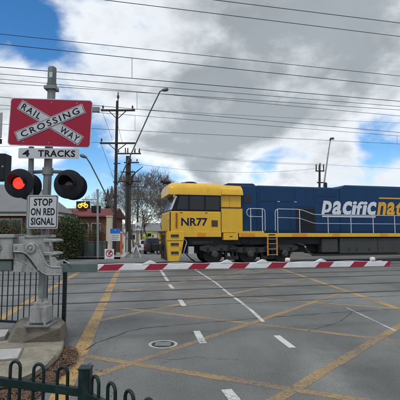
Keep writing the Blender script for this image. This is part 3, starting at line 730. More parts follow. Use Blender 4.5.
# cab lower body
cab = lp('cab_body', MB().box((.0, .02, 1.42), (2.665, WID - .02, 2.70)), 'yellow', bevel=.05)
lp('cab_cabinet', MB().box((2.675, .04, 1.62), (3.84, WID - .04, 2.885)), 'yellow', bevel=.02)
lp('cab_seam', MB().box((2.655, .035, 1.62), (2.685, WID - .035, 2.70)), 'grille', cab)
lp('recess_panel', MB().box((2.66, .16, 2.885), (3.80, WID - .16, 3.56)), 'yellow', bevel=.02)
lp('recess_divider', MB().box((3.15, .145, 2.90), (3.175, .165, 3.54)), 'orange')
lp('drip_rail', MB().box((2.66, .02, 2.885), (3.86, WID - .02, 2.93)), 'grille')
# window band with sloped front
band = lp('window_band', MB().prism([(.05, .05, 2.70), (2.665, .05, 2.70), (2.665, .05, 3.53), (.34, .05, 3.53)], (0, WID - .1, 0)), 'matt_black', bevel=.015)
for x0, x1, xa in ((.36, .93, .50), (1.02, 1.76, 1.02), (1.85, 2.58, 1.85)):
    for y, e in ((.045, -.006), (WID - .045, .006)):
        lp('side_window', MB().prism([(x0, y, 2.78), (x1, y, 2.78), (x1, y, 3.47), (xa, y, 3.47)], (0, e, 0)), 'glass', band)
fs = Vector((.29, 0, .83)).normalized(); fn = Vector((-fs.z, 0, fs.x))
for y0, y1 in ((.16, 1.40), (1.54, WID - .16)):
    b_ = Vector((.05, 0, 2.70)) + fs * .08; t_ = Vector((.05, 0, 2.70)) + fs * .82
    lp('windscreen', MB().prism([b_ + Vector((0, y0, 0)), b_ + Vector((0, y1, 0)), t_ + Vector((0, y1, 0)), t_ + Vector((0, y0, 0))], fn * .012), 'glass', band)
lp('windscreen_reflection', MB().prism([(.02, .035, 2.76), (.10, .035, 2.76), (.37, .035, 3.46), (.27, .035, 3.46)], (0, .09, 0)), 'rail_silver', band, bevel=.008)  # pale strip: sky reflected in the windscreen, put in as colour
lp('mirror', MB().box((.16, -.05, 3.36), (.26, .03, 3.52)), 'galv', band, bevel=.01)
# cab roof with a rounded brow
def roofsec(x, zlo, zhi, ins, zs): return [Vector((x, ins, zlo)), Vector((x, ins, zs)), Vector((x, ins + .09, zs + (zhi - zs) * .45)), Vector((x, ins + .38, zhi - .03)), Vector((x, ins + .7, zhi)), Vector((x, WID - ins - .7, zhi)), Vector((x, WID - ins - .38, zhi - .03)), Vector((x, WID - ins - .09, zs + (zhi - zs) * .45)), Vector((x, WID - ins, zs)), Vector((x, WID - ins, zlo))]
def loft(secs):
    mb = MB(); n = len(secs[0])
    for s in secs: mb.v += s
    for i in range(len(secs) - 1):
        for k in range(n): mb.f.append((i * n + k, (i + 1) * n + k, (i + 1) * n + (k + 1) % n, i * n + (k + 1) % n))
    mb.f.append(tuple(range(n))); mb.f.append(tuple(reversed(range((len(secs) - 1) * n, len(secs) * n)))); return mb
rf = lp('cab_roof', loft([roofsec(-.06, 3.62, 3.86, .22, 3.78), roofsec(-.05, 3.55, 4.02, .10, 3.82), roofsec(.03, 3.53, 4.12, .03, 3.84), roofsec(.18, 3.53, 4.19, .0, 3.85), roofsec(2.665, 3.53, 4.21, .0, 3.85)]), 'yellow', smooth=32)
lp('roof_cowl', loft([roofsec(2.68, 3.57, 4.15, -.01, 3.66), roofsec(3.86, 3.57, 4.12, -.01, 3.64)]), 'yellow', smooth=25)
lp('roof_hatch', MB().prism([(2.85, .5, 4.10), (3.2, .5, 4.25), (4.62, .5, 4.27), (4.9, .5, 4.06)], (0, WID - 1.0, 0)), 'blue_roof', bevel=.02)
lp('roof_vent', MB().rev((1.25, 1.1, 4.18), (0, 0, 1), [(0, .42), (.08, .40), (.14, .25), (.16, .05)], 18), 'matt_black', rf, smooth=40)
lp('roof_vent', MB().box((.75, .9, 4.19), (1.0, 1.3, 4.27)), 'matt_black', rf, bevel=.02)
for k, (dy, dz, l) in enumerate(((0, .10, .50), (.12, .03, .38), (-.12, .03, .42))):
    c_ = Vector((.22, 1.15 + dy, 4.20 + dz)); lp('horn', MB().rev(c_, (-1, 0, 0), [(0, .035), (.12, .03), (l - .1, .035), (l, .085), (l + .015, .09)], 14), 'matt_black', rf, smooth=40)
lp('horn_mount', MB().box((.05, .95, 4.14), (.3, 1.35, 4.22)), 'matt_black', rf)
# nose details
lp('nose_front_plate', MB().box((-.03, .25, 1.45), (.0, WID - .25, 2.62)), 'yellow', cab, bevel=.01)
lp('nose_edge', MB().box((-.012, .012, 1.46), (.045, .03, 2.66)), 'grille', cab)
for y in (.35, WID - .35): lp('headlight', MB().rev((-.028, y, 2.3), (-1, 0, 0), [(0, .11), (.02, .11), (.025, .09)], 16), 'sign_silver', cab)
lp('door_handrail', MB().tube([(.33, .02, 1.86), (.33, -.035, 1.88), (.33, -.035, 2.58), (.33, .02, 2.60)], .018, 8), 'vent_brown', cab)
lp('door_pocket', MB().box((.26, .012, 1.84), (.42, .022, 2.62)), 'orange', cab)
lp('engine_number', text_mb('NR77', 1.36, .41, (1.255, .02, 2.155), (1, 0, 0), (0, 0, 1), (0, -1, 0), .025, 0, .004), 'letter_navy', cab)
lp('engine_number', text_mb('NR77', 1.36, .41, (1.255, WID - .02, 2.155), (-1, 0, 0), (0, 0, 1), (0, 1, 0), .025, 0, .004), 'letter_navy', cab)
vt = lp('vent', MB().box((2.15, .008, 1.92), (2.48, .03, 2.25)), 'vent_brown', cab)
for k in range(6): lp('vent_slat', MB().box((2.17, .0, 1.945 + k * .05), (2.46, .012, 1.97 + k * .05)), 'vent_brown', vt)
for x in (.52, 1.82): lp('hinge', MB().box((x, .01, 2.60), (x + .12, .03, 2.645)), 'vent_brown', cab)
lp('cab_skirt', MB().box((.62, .0, 1.40), (2.66, WID, 1.66)), 'yellow', bevel=.01)
for x0, x1 in ((1.2, 1.75),): lp('skirt_patch', MB().box((x0 + .2, -.006, 1.42), (x1 + .1, .01, 1.62)), 'orange')
# pilot with side steps
for y0, y1 in ((-.02, .42), (WID - .42, WID + .02)):
    pl = lp('pilot_step_box', MB().prism([(-.18, y0, 1.68), (.74, y0, 1.68), (.74, y0, 1.45), (.62, y0, .72), (.45, y0, .20), (-.05, y0, .20), (-.12, y0, .9)], (0, y1 - y0, 0)), 'yellow', bevel=.02)
    yy = y0 - .006 if y0 < 1 else y1 - .01
    for z, xa, xb in ((1.40, .05, .45), (.98, .05, .45), (.56, .06, .45)):
        s_ = lp('step', MB().box((xa, yy, z), (xb, yy + .016, z + .125)), 'groove', pl)
        lp('tread', MB().box((xa, yy - .03, z - .012), (xb, yy + .01, z + .006)), 'galv_dull', s_)
    lp('step_line', MB().box((-.14, yy, 1.205), (.66, yy + .012, 1.235)), 'vent_brown', pl)
    lp('grab_rail', MB().tube([(-.2, yy, .35), (-.24, yy, .6), (-.22, yy, 1.6), (-.16, yy, 1.7)], .018, 8), 'vent_brown', pl)
    lp('tow_eye', MB().tube([(.60, yy, .78), (.52, yy - .03, .80), (.52, yy - .03, .88), (.60, yy, .90)], .014, 6), 'orange', pl)
lp('pilot_plate', MB().box((-.08, .42, .22), (.2, WID - .42, 1.5)), 'under')
cpl = lp('coupler', MB().box((-.75, 1.30, .70), (-.05, 1.64, 1.02)), 'under', bevel=.03)
lp('knuckle', MB().rev((-.85, 1.42, .62), (0, 0, 1), [(0, .15), (.05, .18), (.4, .18), (.45, .15)], 14), 'under', cpl, smooth=40)
for y in (.55, .8, 2.1, 2.4):
    lp('brake_hose', MB().tube([(-.08, y, 1.25), (-.25, y, 1.2), (-.36, y + .02, .9), (-.33, y + .05, .55), (-.2, y + .08, .45)], .03, 8), 'groove', smooth=50)
lp('nose_walkway', MB().box((-.22, .3, 1.62), (.0, WID - .3, 1.70)), 'under')
# main frame
lp('frame', MB().box((.5, .28, 1.0), (LEN - .4, WID - .28, 1.40)), 'under')
lp('walkway', MB().box((3.84, .0, 1.56), (LEN - .5, WID, 1.615)), 'under_grey')
for y0, y1 in both(-.02, .05):
    lp('sill_stripe', MB().box((3.62, y0, 1.395), (LEN - .5, y1, 1.60)), 'yellow', bevel=.006)
    for x0, x1 in ((3.7, 4.5), (6.6, 7.5), (9.0, 9.45), (12.0, 12.5), (15, 15.6)): lp('sill_patch', MB().box((x0, y0 - .005, 1.42), (x1, y1 + .005, 1.585)), 'orange')
for y0, y1 in both(-.03, .35):
    o = lp('battery_box', MB().box((2.78, y0, 1.24), (3.56, y1, 1.60)), 'yellow', bevel=.015)
    lp('handle', MB().box((3.1, y0 - .01, 1.40), (3.25, y0, 1.45)) if y0 < 1 else MB().box((3.1, y1, 1.40), (3.25, y1 + .01, 1.45)), 'vent_brown', o)
    lp('sill_lip', MB().box((3.45, y0 + .01, 1.60), (5.0, y1, 1.70)), 'yellow')
# long hood
HY0, HY1 = .50, WID - .50
lp('equipment_hood', MB().box((3.85, .30, 1.615), (4.72, WID - .30, 4.12)), 'blue', bevel=.04)
hood = lp('hood', MB().box((4.72, HY0, 1.615), (9.85, HY1, 4.16)), 'blue', bevel=.06)
hood2 = lp('radiator_hood', MB().prism([(9.85, HY0, 1.615), (LEN - 1.2, HY0, 1.615), (LEN - 1.2, HY0, 4.2), (10.2, HY0, 4.33), (9.85, HY0, 4.18)], (0, HY1 - HY0, 0)), 'blue', bevel=.05)
lp('hood_roof_strip', MB().box((4.9, HY0 + .12, 4.15), (9.8, HY1 - .12, 4.19)), 'blue_roof', hood)
lp('radiator_roof', MB().box((10.3, HY0 + .12, 4.24), (LEN - 1.4, HY1 - .12, 4.36)), 'blue_roof', hood2)
lp('exhaust_stack', MB().cyl((9.55, 1.47, 4.1), (9.55, 1.47, 4.58), .10, 12), 'under', hood)
lp('end_hood', MB().box((LEN - 1.2, .3, 1.6), (LEN - .5, WID - .3, 3.0)), 'blue', bevel=.04)
for y, e, sgn in ((HY0, -1, 1), (HY1, 1, -1)):
    ya = lambda d: y + e * d
    lp('hood_grille', MB().box((3.98, ya(.2) if True else 0, 3.18), (4.42, ya(.215), 3.62)), 'grille')
    lp('hood_seam', MB().box((4.95, y, 3.295), (9.8, ya(.012), 3.315)), 'blue_roof', hood)
    for x0, x1 in ((5.0, 5.85), (5.9, 6.75), (6.8, 7.08)): 
        d_ = lp('hood_door', MB().box((x0, y, 1.75), (x1, ya(.018), 3.26)), 'blue', hood, bevel=.006)
        lp('latch', MB().box((x1 - .12, ya(.012), 2.4), (x1 - .06, ya(.035), 2.52)), 'under', d_)
    lp('hood_panel', MB().box((4.98, y, 3.34), (7.0, ya(.014), 4.02)), 'blue', hood, bevel=.006)
    lp('hood_panel', MB().box((7.05, y, 3.06), (8.3, ya(.014), 4.02)), 'blue', hood, bevel=.006)
    lp('hood_panel', MB().box((8.36, y, 3.66), (9.8, ya(.012), 4.02)), 'blue', hood, bevel=.006)
    g_ = lp('intake_grille', MB().box((7.12, y, 1.72), (8.28, ya(.03), 3.0)), 'grille', hood)
    for k in range(12): lp('louvre', MB().prism([(7.16, ya(.03), 1.78 + k * .1), (8.24, ya(.03), 1.78 + k * .1), (8.24, ya(.055), 1.81 + k * .1), (7.16, ya(.055), 1.81 + k * .1)], (0, 0, .016)), 'grille', g_)
    for x in (6.0, 7.0): lp('lift_eye', MB().box((x, y, 3.30), (x + .16, ya(.03), 3.335)), 'rail_silver', hood)
    for i in range(7):
        d_ = lp('hood_door', MB().box((13.5 + i * .95, y, 1.75), (13.5 + i * .95 + .9, ya(.016), 3.3)), 'blue', hood2, bevel=.006)
    for x, z in ((9.0, 3.78), (9.5, 3.78), (10.6, 3.72), (11.6, 3.72), (12.6, 3.72), (10.5, 2.2), (11.3, 2.1), (12.0, 2.1), (12.8, 2.15), (9.3, 2.1), (9.9, 2.1), (8.7, 2.15)):
        lp('fastener', MB().rev((x, y, z), (0, e, 0), [(0, .028), (.02, .026)], 8), 'blue_roof', hood if x < 9.85 else hood2)
    # operator's name along the hood
    xc, hw = 10.42, 3.46
    if sgn < 0: xc = 14.0
    def word(body, x0, x1, z0, z1, m):
        """heavy slanted letters, all drawn to one height as on the hood"""
        wd = {'i': .42, 'l': .42, 'f': .66, 't': .66}; ws = [wd.get(ch, 1.0) for ch in body]; sc_ = (x1 - x0) / sum(ws); cur = x0
        for ch, q in zip(body, ws):
            W2 = q * sc_ * (.90 if q == 1 else 1.0)
            mb = text_mb(ch, W2, z1 - z0, (0, 0, 0), (1, 0, 0), (0, 0, 1), (0, 1, 0), .034 if q == 1 else .03, 0, 0, desc=.3)
            for v in mb.v:
                xx = cur + q * sc_ / 2 + v.x + v.z * .20
                v.x, v.y, v.z = xc + sgn * xx, ya(.018), (z0 + z1) / 2 + v.z
            if sgn < 0: mb.f = [f_[::-1] for f_ in mb.f]
            lp('letter', mb, m, nm_); cur += q * sc_
    nm_ = lp('name_underline', MB().box((xc - sgn * 1.72, ya(.0), 2.50), (xc + sgn * 1.72, ya(.018), 2.58)), 'letter_white', hood2)
    word('pacific', -1.72, 1.80, 2.66, 3.42, 'letter_white'); word('national', 1.86, 5.9, 2.66, 3.42, 'letter_gold')
    lp('name_overline', MB().box((xc + sgn * 2.0, ya(.0), 3.60), (xc + sgn * 5.9, ya(.018), 3.68)), 'letter_gold', hood2)
# handrails
def hrail(pts, posts, y, mid=None):
    o = lp('handrail', MB().tube([(x, y, z) for x, z in pts], .021, 8), 'rail_silver', smooth=50)
    if mid: lp('mid_rail', MB().tube([(x, y, z) for x, z in mid], .016, 8), 'rail_silver', o, smooth=50)
    for x, zt_ in posts: lp('stanchion', MB().cyl((x, y, 1.55), (x, y, zt_), .024, 8), 'rail_silver', o, smooth=50); 
for y in (.03, WID - .03):
    hrail([(4.38, 2.48), (4.20, 2.46), (4.08, 2.56), (4.06, 2.70), (4.10, 2.82), (4.22, 2.88), (4.95, 2.88), (5.05, 2.82), (5.08, 2.70), (5.08, 1.72)], ((4.28, 2.88), (4.93, 2.88)), y, [(4.28, 2.46), (4.93, 2.46)])
    hrail([(5.66, 1.72), (5.66, 2.70), (5.70, 2.82), (5.82, 2.88), (6.95, 2.88), (7.25, 2.84), (7.9, 2.62), (8.3, 2.60), (21.2, 2.60)], [(5.80, 2.88), (7.08, 2.87)] + [(8.78 + 1.42 * i, 2.6) for i in range(9)], y, [(5.80, 2.42), (7.08, 2.40), (7.9, 2.14), (8.3, 2.12), (21.2, 2.12)])
# ladder steps between the handrail openings
for y0, y1 in both(-.02, .05):
    o = lp('ladder', MB().box((5.17, y0, .42), (5.235, y1, 1.40)), 'orange', bevel=.006)
    lp('ladder_side', MB().box((5.69, y0, .42), (5.755, y1, 1.40)), 'orange', o, bevel=.006)
    for z in (.45, .75, 1.02, 1.27): lp('rung', MB().box((5.235, y0 - .02, z), (5.69, y1 + .1, z + .035)), 'galv', o)
    lp('step_slot', MB().box((5.25, y0 - .004, 1.47), (5.62, y0 + .02, 1.54)) if y0 < 1 else MB().box((5.25, y1 - .02, 1.47), (5.62, y1 + .004, 1.54)), 'groove', o)
# bogies
def bogie(xc, sg):
    bo = lp('bogie', MB().box((xc - 2.5, .50, .62), (xc + 2.5, WID - .50, .78)), 'under')
    for y0, y1 in both(.30, .46):
        P = [(-2.75, .74), (-2.75, .92), (-2.2, 1.02), (-1.0, .98), (-.7, .86), (.7, .86), (1.0, .98), (2.2, 1.02), (2.75, .92), (2.75, .74), (2.35, .60), (1.6, .70), (.5, .56), (-.5, .56), (-1.6, .70), (-2.35, .60)]
        lp('side_frame', MB().prism([(xc + a, y0, z) for a, z in P], (0, y1 - y0, 0)), 'under_grey', bo, bevel=.02)
        yo, e = (y0, -1) if y0 < 1 else (y1, 1)
        for a in (-1.95, 0, 1.95):
            lp('axle_box', MB().rev((xc + a, yo, .50), (0, e, 0), [(0, .19), (.06, .19), (.10, .13), (.13, .12)], 16), 'under_grey', bo, smooth=40)
            for dx in (-.36, .36):
                mb = MB(); pts = [(xc + a + dx + .07 * math.cos(t * .8), yo + e * .06 + .07 * math.sin(t * .8), .52 + t * .0105) for t in range(32)]
                lp('spring', mb.tube(pts, .018, 5), 'under', bo)
        for a in (-1.0, 1.0):
            lp('brake_cylinder', MB().rev((xc + a - .2, yo + e * .05, .78), (1, 0, 0), [(0, .10), (.32, .10), (.36, .05), (.5, .03)], 12), 'under', bo, smooth=40)
            lp('brake_hanger', MB().box((xc + a - .05, yo - .02, .3), (xc + a + .06, yo + .06, .75)), 'under', bo)
        for a in (-1.0, 1.0):
            lp('brake_rigging', MB().box((xc + a - .34, yo - .02 if e < 0 else yo - .06, .22), (xc + a + .34, yo + .06 if e < 0 else yo + .02, .40)), 'under', bo, bevel=.02)
            for dx in (-.3, .28): lp('brake_shoe', MB().box((xc + a + dx - .07, yo + .1 if e < 0 else yo - .3, .2), (xc + a + dx + .07, yo + .3 if e < 0 else yo - .1, .78)), 'under', bo, bevel=.02)
        for a, z_ in ((-2.3, 1.1), (-.6, 1.16), (1.0, 1.12)):
            lp('cable_hose', MB().tube([(xc + a, yo, z_ + .16), (xc + a + .12, yo - e * -.05, z_ - .1), (xc + a + .42, yo - e * -.05, z_ - .16), (xc + a + .6, yo, z_ + .14)], .024, 6), 'under', bo, smooth=50)
        lp('damper', MB().cyl((xc - 1.2, yo + e * .06, 1.02), (xc - .75, yo + e * .06, .62), .04, 8), 'under', bo)
    for a in (-1.95, 0, 1.95):
        for y, e in ((.69, -1), (WID - .69, 1)):
            lp('wheel', MB().rev((xc + a, y, .52), (0, e, 0), [(-.10, .55), (-.07, .53), (-.06, .515), (.06, .51), (.065, .44), (.03, .40), (.02, .2), (.06, .16), (.08, .10)], 32), 'wheel', bo, smooth=35)
        lp('traction_motor', MB().box((xc + a - .42, .78, .24), (xc + a + .42, WID - .78, .80)), 'under', bo, bevel=.05)
        lp('axle', MB().cyl((xc + a, .7, .52), (xc + a, WID - .7, .52), .09, 12), 'wheel', bo, smooth=40)
bogie(4.35, 1); bogie(LEN - 4.35, -1)
# pipes ahead of the first wheel
for k, (x, yy) in enumerate(((.78, .18), (.92, .22))):
    lp('sand_pipe', MB().tube([(x - .02, yy, 1.32), (x + .12, yy, 1.15), (x + .02, yy, .85), (x - .06, yy, .55), (x + .22, yy, .28), (x + .45, yy + .25, .16)], .032, 8), 'sign_silver' if k == 0 else 'under', smooth=50)
lp('sand_box', MB().box((.98, .18, .52), (1.28, .5, .92)), 'sign_silver', bevel=.02)
lp('air_reservoir', MB().rev((1.15, .4, 1.12), (1, 0, 0), [(0, .05), (.06, .14), (1.1, .14), (1.16, .05)], 14), 'under_grey', smooth=40)
lp('air_hose', MB().tube([(7.0, .2, 1.05), (7.35, .12, .95), (7.6, .2, .6), (7.9, .22, .42)], .045, 8), 'under_grey', smooth=50)
lp('rail_lamp', MB().rev((7.42, .15, .86), (0, -1, 0), [(0, .05), (.05, .05), (.06, .03)], 12), 'sign_silver')
for y0, y1 in both(.10, .6):
    for x0, x1 in ((8.42, 9.40),): 
        b_ = lp('equipment_box', MB().box((x0, y0, .55), (x1, y1, 1.28)), 'under_grey', bevel=.02)
    lp('fuel_tank_side', MB().box((9.52, y0, .48), (13.6, y1, 1.32)), 'under_grey', bevel=.03)
    lp('tank_seam', MB().box((11.9, y0 - .006, .5), (11.94, y1 + .006, 1.30)), 'under')
    for x in (10.0, 10.5, 11.3): lp('tank_plate', MB().box((x, y0 - .008, .62), (x + .10, y1 + .008, .74)), 'under')
lp('fuel_tank', MB().box((8.5, .6, .42), (13.6, WID - .6, 1.2)), 'under')
lp('belly_plate', MB().box((.3, .8, .55), (LEN - .5, WID - .8, 1.05)), 'under')
lp('cable_tray', MB().box((7.9, .12, .36), (13.6, .3, .46)), 'under')
lp('end_pilot', MB().box((LEN - .55, .1, .25), (LEN - .35, WID - .1, 1.6)), 'yellow', bevel=.02)

# ------------------------------------------------------------------ overhead wires
def on_track(px, py, perp_):
    """point over the line at perpendicular distance perp_ from the locomotive's near side, seen at px, py"""
    d = ray(px, py); o = LOCO + NV * perp_; a = Vector((d.x, d.y, 0)); k = o.dot(NV) / a.dot(NV)
    return Vector((d.x * k, d.y * k, EYE + d.z * k))
def wire_mb(pts, perp_, r=.008, ext=70, sag=0.0):
    P = [on_track(px, py, perp_) for px, py in pts]; P.sort(key=lambda p: p.dot(U))
    z0, z1 = P[0].z, P[-1].z; s0, s1 = P[0].dot(U), P[-1].dot(U); m = (z1 - z0) / (s1 - s0)
    o = P[0]; out = []
    for i in range(41):
        s = s0 - ext + (s1 - s0 + 2 * ext) * i / 40
        z = z0 + m * (s - s0); mid = (s0 + s1) / 2
        out.append(o + U * (s - s0) + ZP * (z - o.z))
    return MB().tube(out, r, 6), lambda px: on_track(px, 0, perp_)
def catenary(label, perp_, mess, cont, drops, r):
    base = LOCO + NV * perp_
    t = thing('overhead_line', label, 'overhead wire', tuple(base), group='catenary over the tracks')
    part('messenger_wire', wire_mb(mess, perp_, r)[0], 'wire', t); part('contact_wire', wire_mb(cont, perp_, r)[0], 'wire', t)
    def yat(l, px): (a, b), (c_, d) = l; return b + (d - b) * (px - a) / (c_ - a)
    for px in drops: part('dropper', MB().cyl(on_track(px, yat(mess, px), perp_), on_track(px, yat(cont, px), perp_), r * .8, 5), 'wire', t)
catenary('nearest catenary wire pair with a dropper over the first track', tracks[0], ((0, 44), (400, 86.5)), ((0, 67), (400, 101.3)), (132, -250, 560), .0085)
catenary('second catenary wire pair back, over the second track', tracks[1], ((0, 83), (400, 110)), ((0, 97), (400, 132.5)), (137, 480, -200), .0085)
catenary('rearmost catenary wire pair, over the third track', tracks[2], ((0, 105), (400, 136)), ((0, 124), (400, 144)), (135, 397), .0085)
for i, (a, b, pr, lab) in enumerate((((215, 0), (400, 23), tracks[0] - 1.6, 'topmost feeder wire entering at the upper right sky'),
                                     ((105, 0), (400, 36.5), tracks[0] - 1.0, 'second feeder wire below the topmost one'),
                                     ((0, 34), (400, 76), tracks[0] + .9, 'feeder wire just above the nearest catenary pair'),
                                     ((0, 74), (400, 106.5), tracks[1] - .9, 'thin wire just below the nearest contact wire'),
                                     ((0, 79), (400, 116), tracks[1] + .6, 'thin wire midway between the catenary pairs'))):
    o = part('feeder_wire', wire_mb((a, b), pr, .008)[0], 'wire'); tag(o, lab, 'wire', 'feeder wires along the railway')

# ------------------------------------------------------------------ power poles and street lights beyond the tracks
def crossarm(t, px0, px1, py, Y, th=.13, pins=()):
    a, b = at(px0, py, Y), at(px1, py, Y)
    o = part('crossarm', MB().beam(a, b, .11, th), 'timber', t)
    for px in pins:
        c_ = at(px, py, Y); part('insulator', MB().rev(c_ + ZP * th * .5, (0, 0, 1), [(0, .03), (.10, .03), (.11, .07), (.20, .07), (.22, .04), (.28, .05), (.30, .02)], 8), 'insul', o)
    return o
def base(px, Y): c_ = at(px, 234, Y); return Vector((c_.x, Y, gz(Y)))
Y1 = 28.2; c1 = base(114.6, Y1)
p1 = thing('power_pole', 'tall dark timber power pole with two long crossarms', 'power pole', tuple(c1))
part('pole', MB().tube([c1 - ZP * .1, c1.lerp(at(117.3, 101, Y1), .5), at(117.3, 101, Y1)], [.125, .11, .09], 14), 'timber', p1, smooth=40)
crossarm(p1, 101, 135, 110.3, Y1 - .12, .12, (103, 132.5))
crossarm(p1, 100, 135.5, 143.2, Y1 - .12, .11, (101.5,))
part('pole_cap_pin', MB().rev(at(118, 101, Y1), (0, 0, 1), [(0, .04), (.2, .04), (.22, .09), (.4, .09), (.42, .04), (.65, .04)], 8), 'insul', p1)
for a, b in (((109, 111), (116, 118)), ((126, 111), (118.5, 118)), ((109, 144), (115.5, 150)), ((126, 144), (118, 150))): part('brace', MB().beam(at(*a, Y1 - .1), at(*b, Y1 - .1), .05, .05), 'timber', p1)
for k, (px, py) in enumerate(((117, 163.5), (116.4, 182), (116, 196))): part('step_iron', MB().beam(at(px - 3.4, py, Y1 - .1), at(px + 3.4, py, Y1 - .1), .06, .06), 'timber', p1)
for a, b in (((102, 111), (112.5, 140)), ((101, 144), (113.5, 178)), ((123, 145), (118, 126))): part('jumper_wire', MB().cyl(at(*a, Y1 - .15), at(*b, Y1 - .15), .012, 5), 'wire', p1)
# two long outreach street lights fixed to that pole
def light(label, pts, head, Y):
    a = at(*pts[0], Y - .05); t = thing('street_light', label, 'street light', tuple(a), group='outreach street lights')
    part('outreach_arm', MB().tube([at(px, py, Y - .05 - .3 * i) for i, (px, py) in enumerate(pts)], [.045] * (len(pts) - 1) + [.035], 10), 'lamp_pole', t, smooth=50)
    h0, h1 = at(*head[0], Y - .35), at(*head[1], Y - .35); d = (h1 - h0)
    part('lamp_head', MB().tube([h0, h0.lerp(h1, .35), h0.lerp(h1, .8), h1], [.05, .12, .13, .05], 10), 'lamp_pole', t, smooth=50)
light('street light arm leaning right, its head high over the tracks', [(115.6, 188), (132, 152), (150, 112), (160, 91.5), (163, 90)], ((161.5, 90.4), (168.5, 89.2)), Y1)
light('street light arm leaning left, its head beside the dark lamp', [(115, 216), (108, 199), (100, 182.5), (90, 163), (86, 157.2)], ((87, 157.8), (80, 154.8)), Y1)
# stobie pole
Y2 = 38; c2 = base(128.6, Y2)
p2 = thing('stobie_pole', 'thick dark power pole with pin insulators on top', 'power pole', tuple(c2))
for px0, px1 in ((126.2, 127.2), (130.2, 129.6)):
    part('steel_channel', MB().beam(base(px0, Y2), at(px1, 156, Y2), .12, .22), 'stobie', p2)
part('concrete_core', MB().prism([base(126.4, Y2), base(130, Y2), at(129.6, 158, Y2), at(127, 158, Y2)], (0, .16, 0)), 'timber', p2)
crossarm(p2, 117, 141, 153.6, Y2 - .15, .12, (127.6, 139, 134.5, 118.5))
crossarm(p2, 124, 139, 162.5, Y2 - .15, .10, (131, 137))
for px, py in ((125.4, 149), (127.8, 149), (135, 149.4), (139.5, 149.4)): part('pin', MB().cyl(at(px, py + 4.5, Y2 - .15), at(px, py - 1, Y2 - .15), .06, 6), 'insul', p2)
crossarm(p2, 118, 140, 181.5, Y2 - .15, .12, (119.5, 138))
crossarm(p2, 121, 135, 172, Y2 - .15, .10, ())
part('cable_termination', MB().tube([at(130, 184, Y2 - .2), at(132, 177, Y2 - .2), at(135, 173, Y2 - .2), at(143, 166.5, Y2 - .2)], [.16, .12, .06, .03], 8), 'timber', p2, smooth=50)
Y3 = 58; c3 = base(137.5, Y3)
p3 = thing('power_pole', 'thin distant power pole in front of the bare trees', 'power pole', tuple(c3))
part('pole', MB().tube([c3, at(138, 184, Y3)], [.15, .11], 10), 'timber', p3)
crossarm(p3, 129, 146.5, 187, Y3 - .1, .16, (130, 145)); crossarm(p3, 132, 148, 199.6, Y3 - .1, .12, (133, 147))
part('transformer', MB().cyl(at(145.5, 188, Y3 - .1), at(145.5, 183.5, Y3 - .1), .22, 8), 'timber', p3)
# poles behind the train
Y4 = 44; c4 = base(318.8, Y4)
p4 = thing('power_pole', 'power pole top with three insulators behind the locomotive', 'power pole', tuple(c4))
part('pole', MB().tube([c4, at(319.6, 165, Y4)], [.16, .11], 10), 'timber', p4)
crossarm(p4, 315.6, 324.4, 171, Y4 - .1, .12, ()); 
for px in (316.2, 320, 323.6): part('insulator', MB().cyl(at(px, 171, Y4 - .1), at(px, 164.5 if px != 320 else 163, Y4 - .1), .07, 6), 'insul', p4)
crossarm(p4, 317, 325.6, 182.6, Y4 - .1, .12, ())
t = thing('street_light', 'slender leaning street light rising behind the locomotive roof', 'street light', tuple(base(314, Y4 - 1)), group='outreach street lights')
part('column', MB().tube([base(318, Y4 - 1), at(324, 184, Y4 - 1), at(328, 155, Y4 - 1), at(330.4, 139.6, Y4 - 1)], [.09, .085, .07, .055], 10), 'galv', t, smooth=50)
part('lamp_head', MB().tube([at(329.6, 140, Y4 - 1), at(331, 138.6, Y4 - 1.2), at(333.2, 138.4, Y4 - 1.4), at(334, 139, Y4 - 1.5)], [.05, .14, .14, .05], 8), 'lamp_pole', t)
# street power lines strung between the poles
def span(a, b, sag, r=.012, n=24):
    pts = [];
    for i in range(n + 1):
        k = i / n; p = a.lerp(b, k); p.z -= sag * 4 * k * (1 - k); pts.append(p)
    return MB().tube(pts, r, 5)
sl = 0
for a, b, sag, lab in ((at(103, 109, Y1), at(-300, 96, 45), .5, 'power line from the upper crossarm going left'),
                  (at(132.5, 109, Y1), at(700, 128, 60), .6, 'power line from the upper crossarm going right'),
                  (at(101.5, 142, Y1), at(-300, 150, 50), .4, 'power line from the lower crossarm going left'),
                  (at(139.5, 149, Y2), at(316.2, 164, Y4), .25, 'street power line between thick pole and pole behind train'),
                  (at(135, 149, Y2), at(323.6, 165, Y4), .35, 'lower street power line running behind the train roof'),
                  (at(316.2, 164, Y4), at(700, 178, 52), .3, 'street power line leaving the pole behind the train'),
                  (at(130, 163, Y2), at(320, 168, Y4 + 2), .7, 'slack street cable between the poles')):
    tag(part('power_line', span(a, b, sag), 'wire'), lab, 'power line', 'street power lines')

# ------------------------------------------------------------------ left house
hy0, hy1 = 27.4, 32.0
xr = at(56, 213, hy0).x; xl = -24.0; ze = at(0, 212.5, hy0).z; g0 = -.25
ho = thing('house', 'brick house with plain grey roof and cream fascia behind the hedge', 'house', (xl + 6, hy0 + 3, g0))
wx = xr - .6; wy = hy0 + .6
part('wall', MB().box((xl + .6, wy, g0), (wx, hy1 - .6, ze - .02)), 'brick', ho)
rt = at(0, 184.5, 29.7).z; rx = xr - 2.4
part('roof', MB().add([(xl, hy0, ze), (xr, hy0, ze), (xr, hy1, ze), (xl, hy1, ze), (xl + 2.4, 29.7, rt), (rx, 29.7, rt)], [(0, 1, 5, 4), (1, 2, 5), (2, 3, 4, 5), (3, 0, 4), (3, 2, 1, 0)]), 'roof_grey', ho)
part('gutter', MB().box((xl, hy0 - .12, ze - .05), (xr + .12, hy0 - .005, ze + .06)), 'gutter', ho)
part('gutter', MB().box((xr + .005, hy0 - .005, ze - .05), (xr + .12, hy1, ze + .06)), 'gutter', ho)
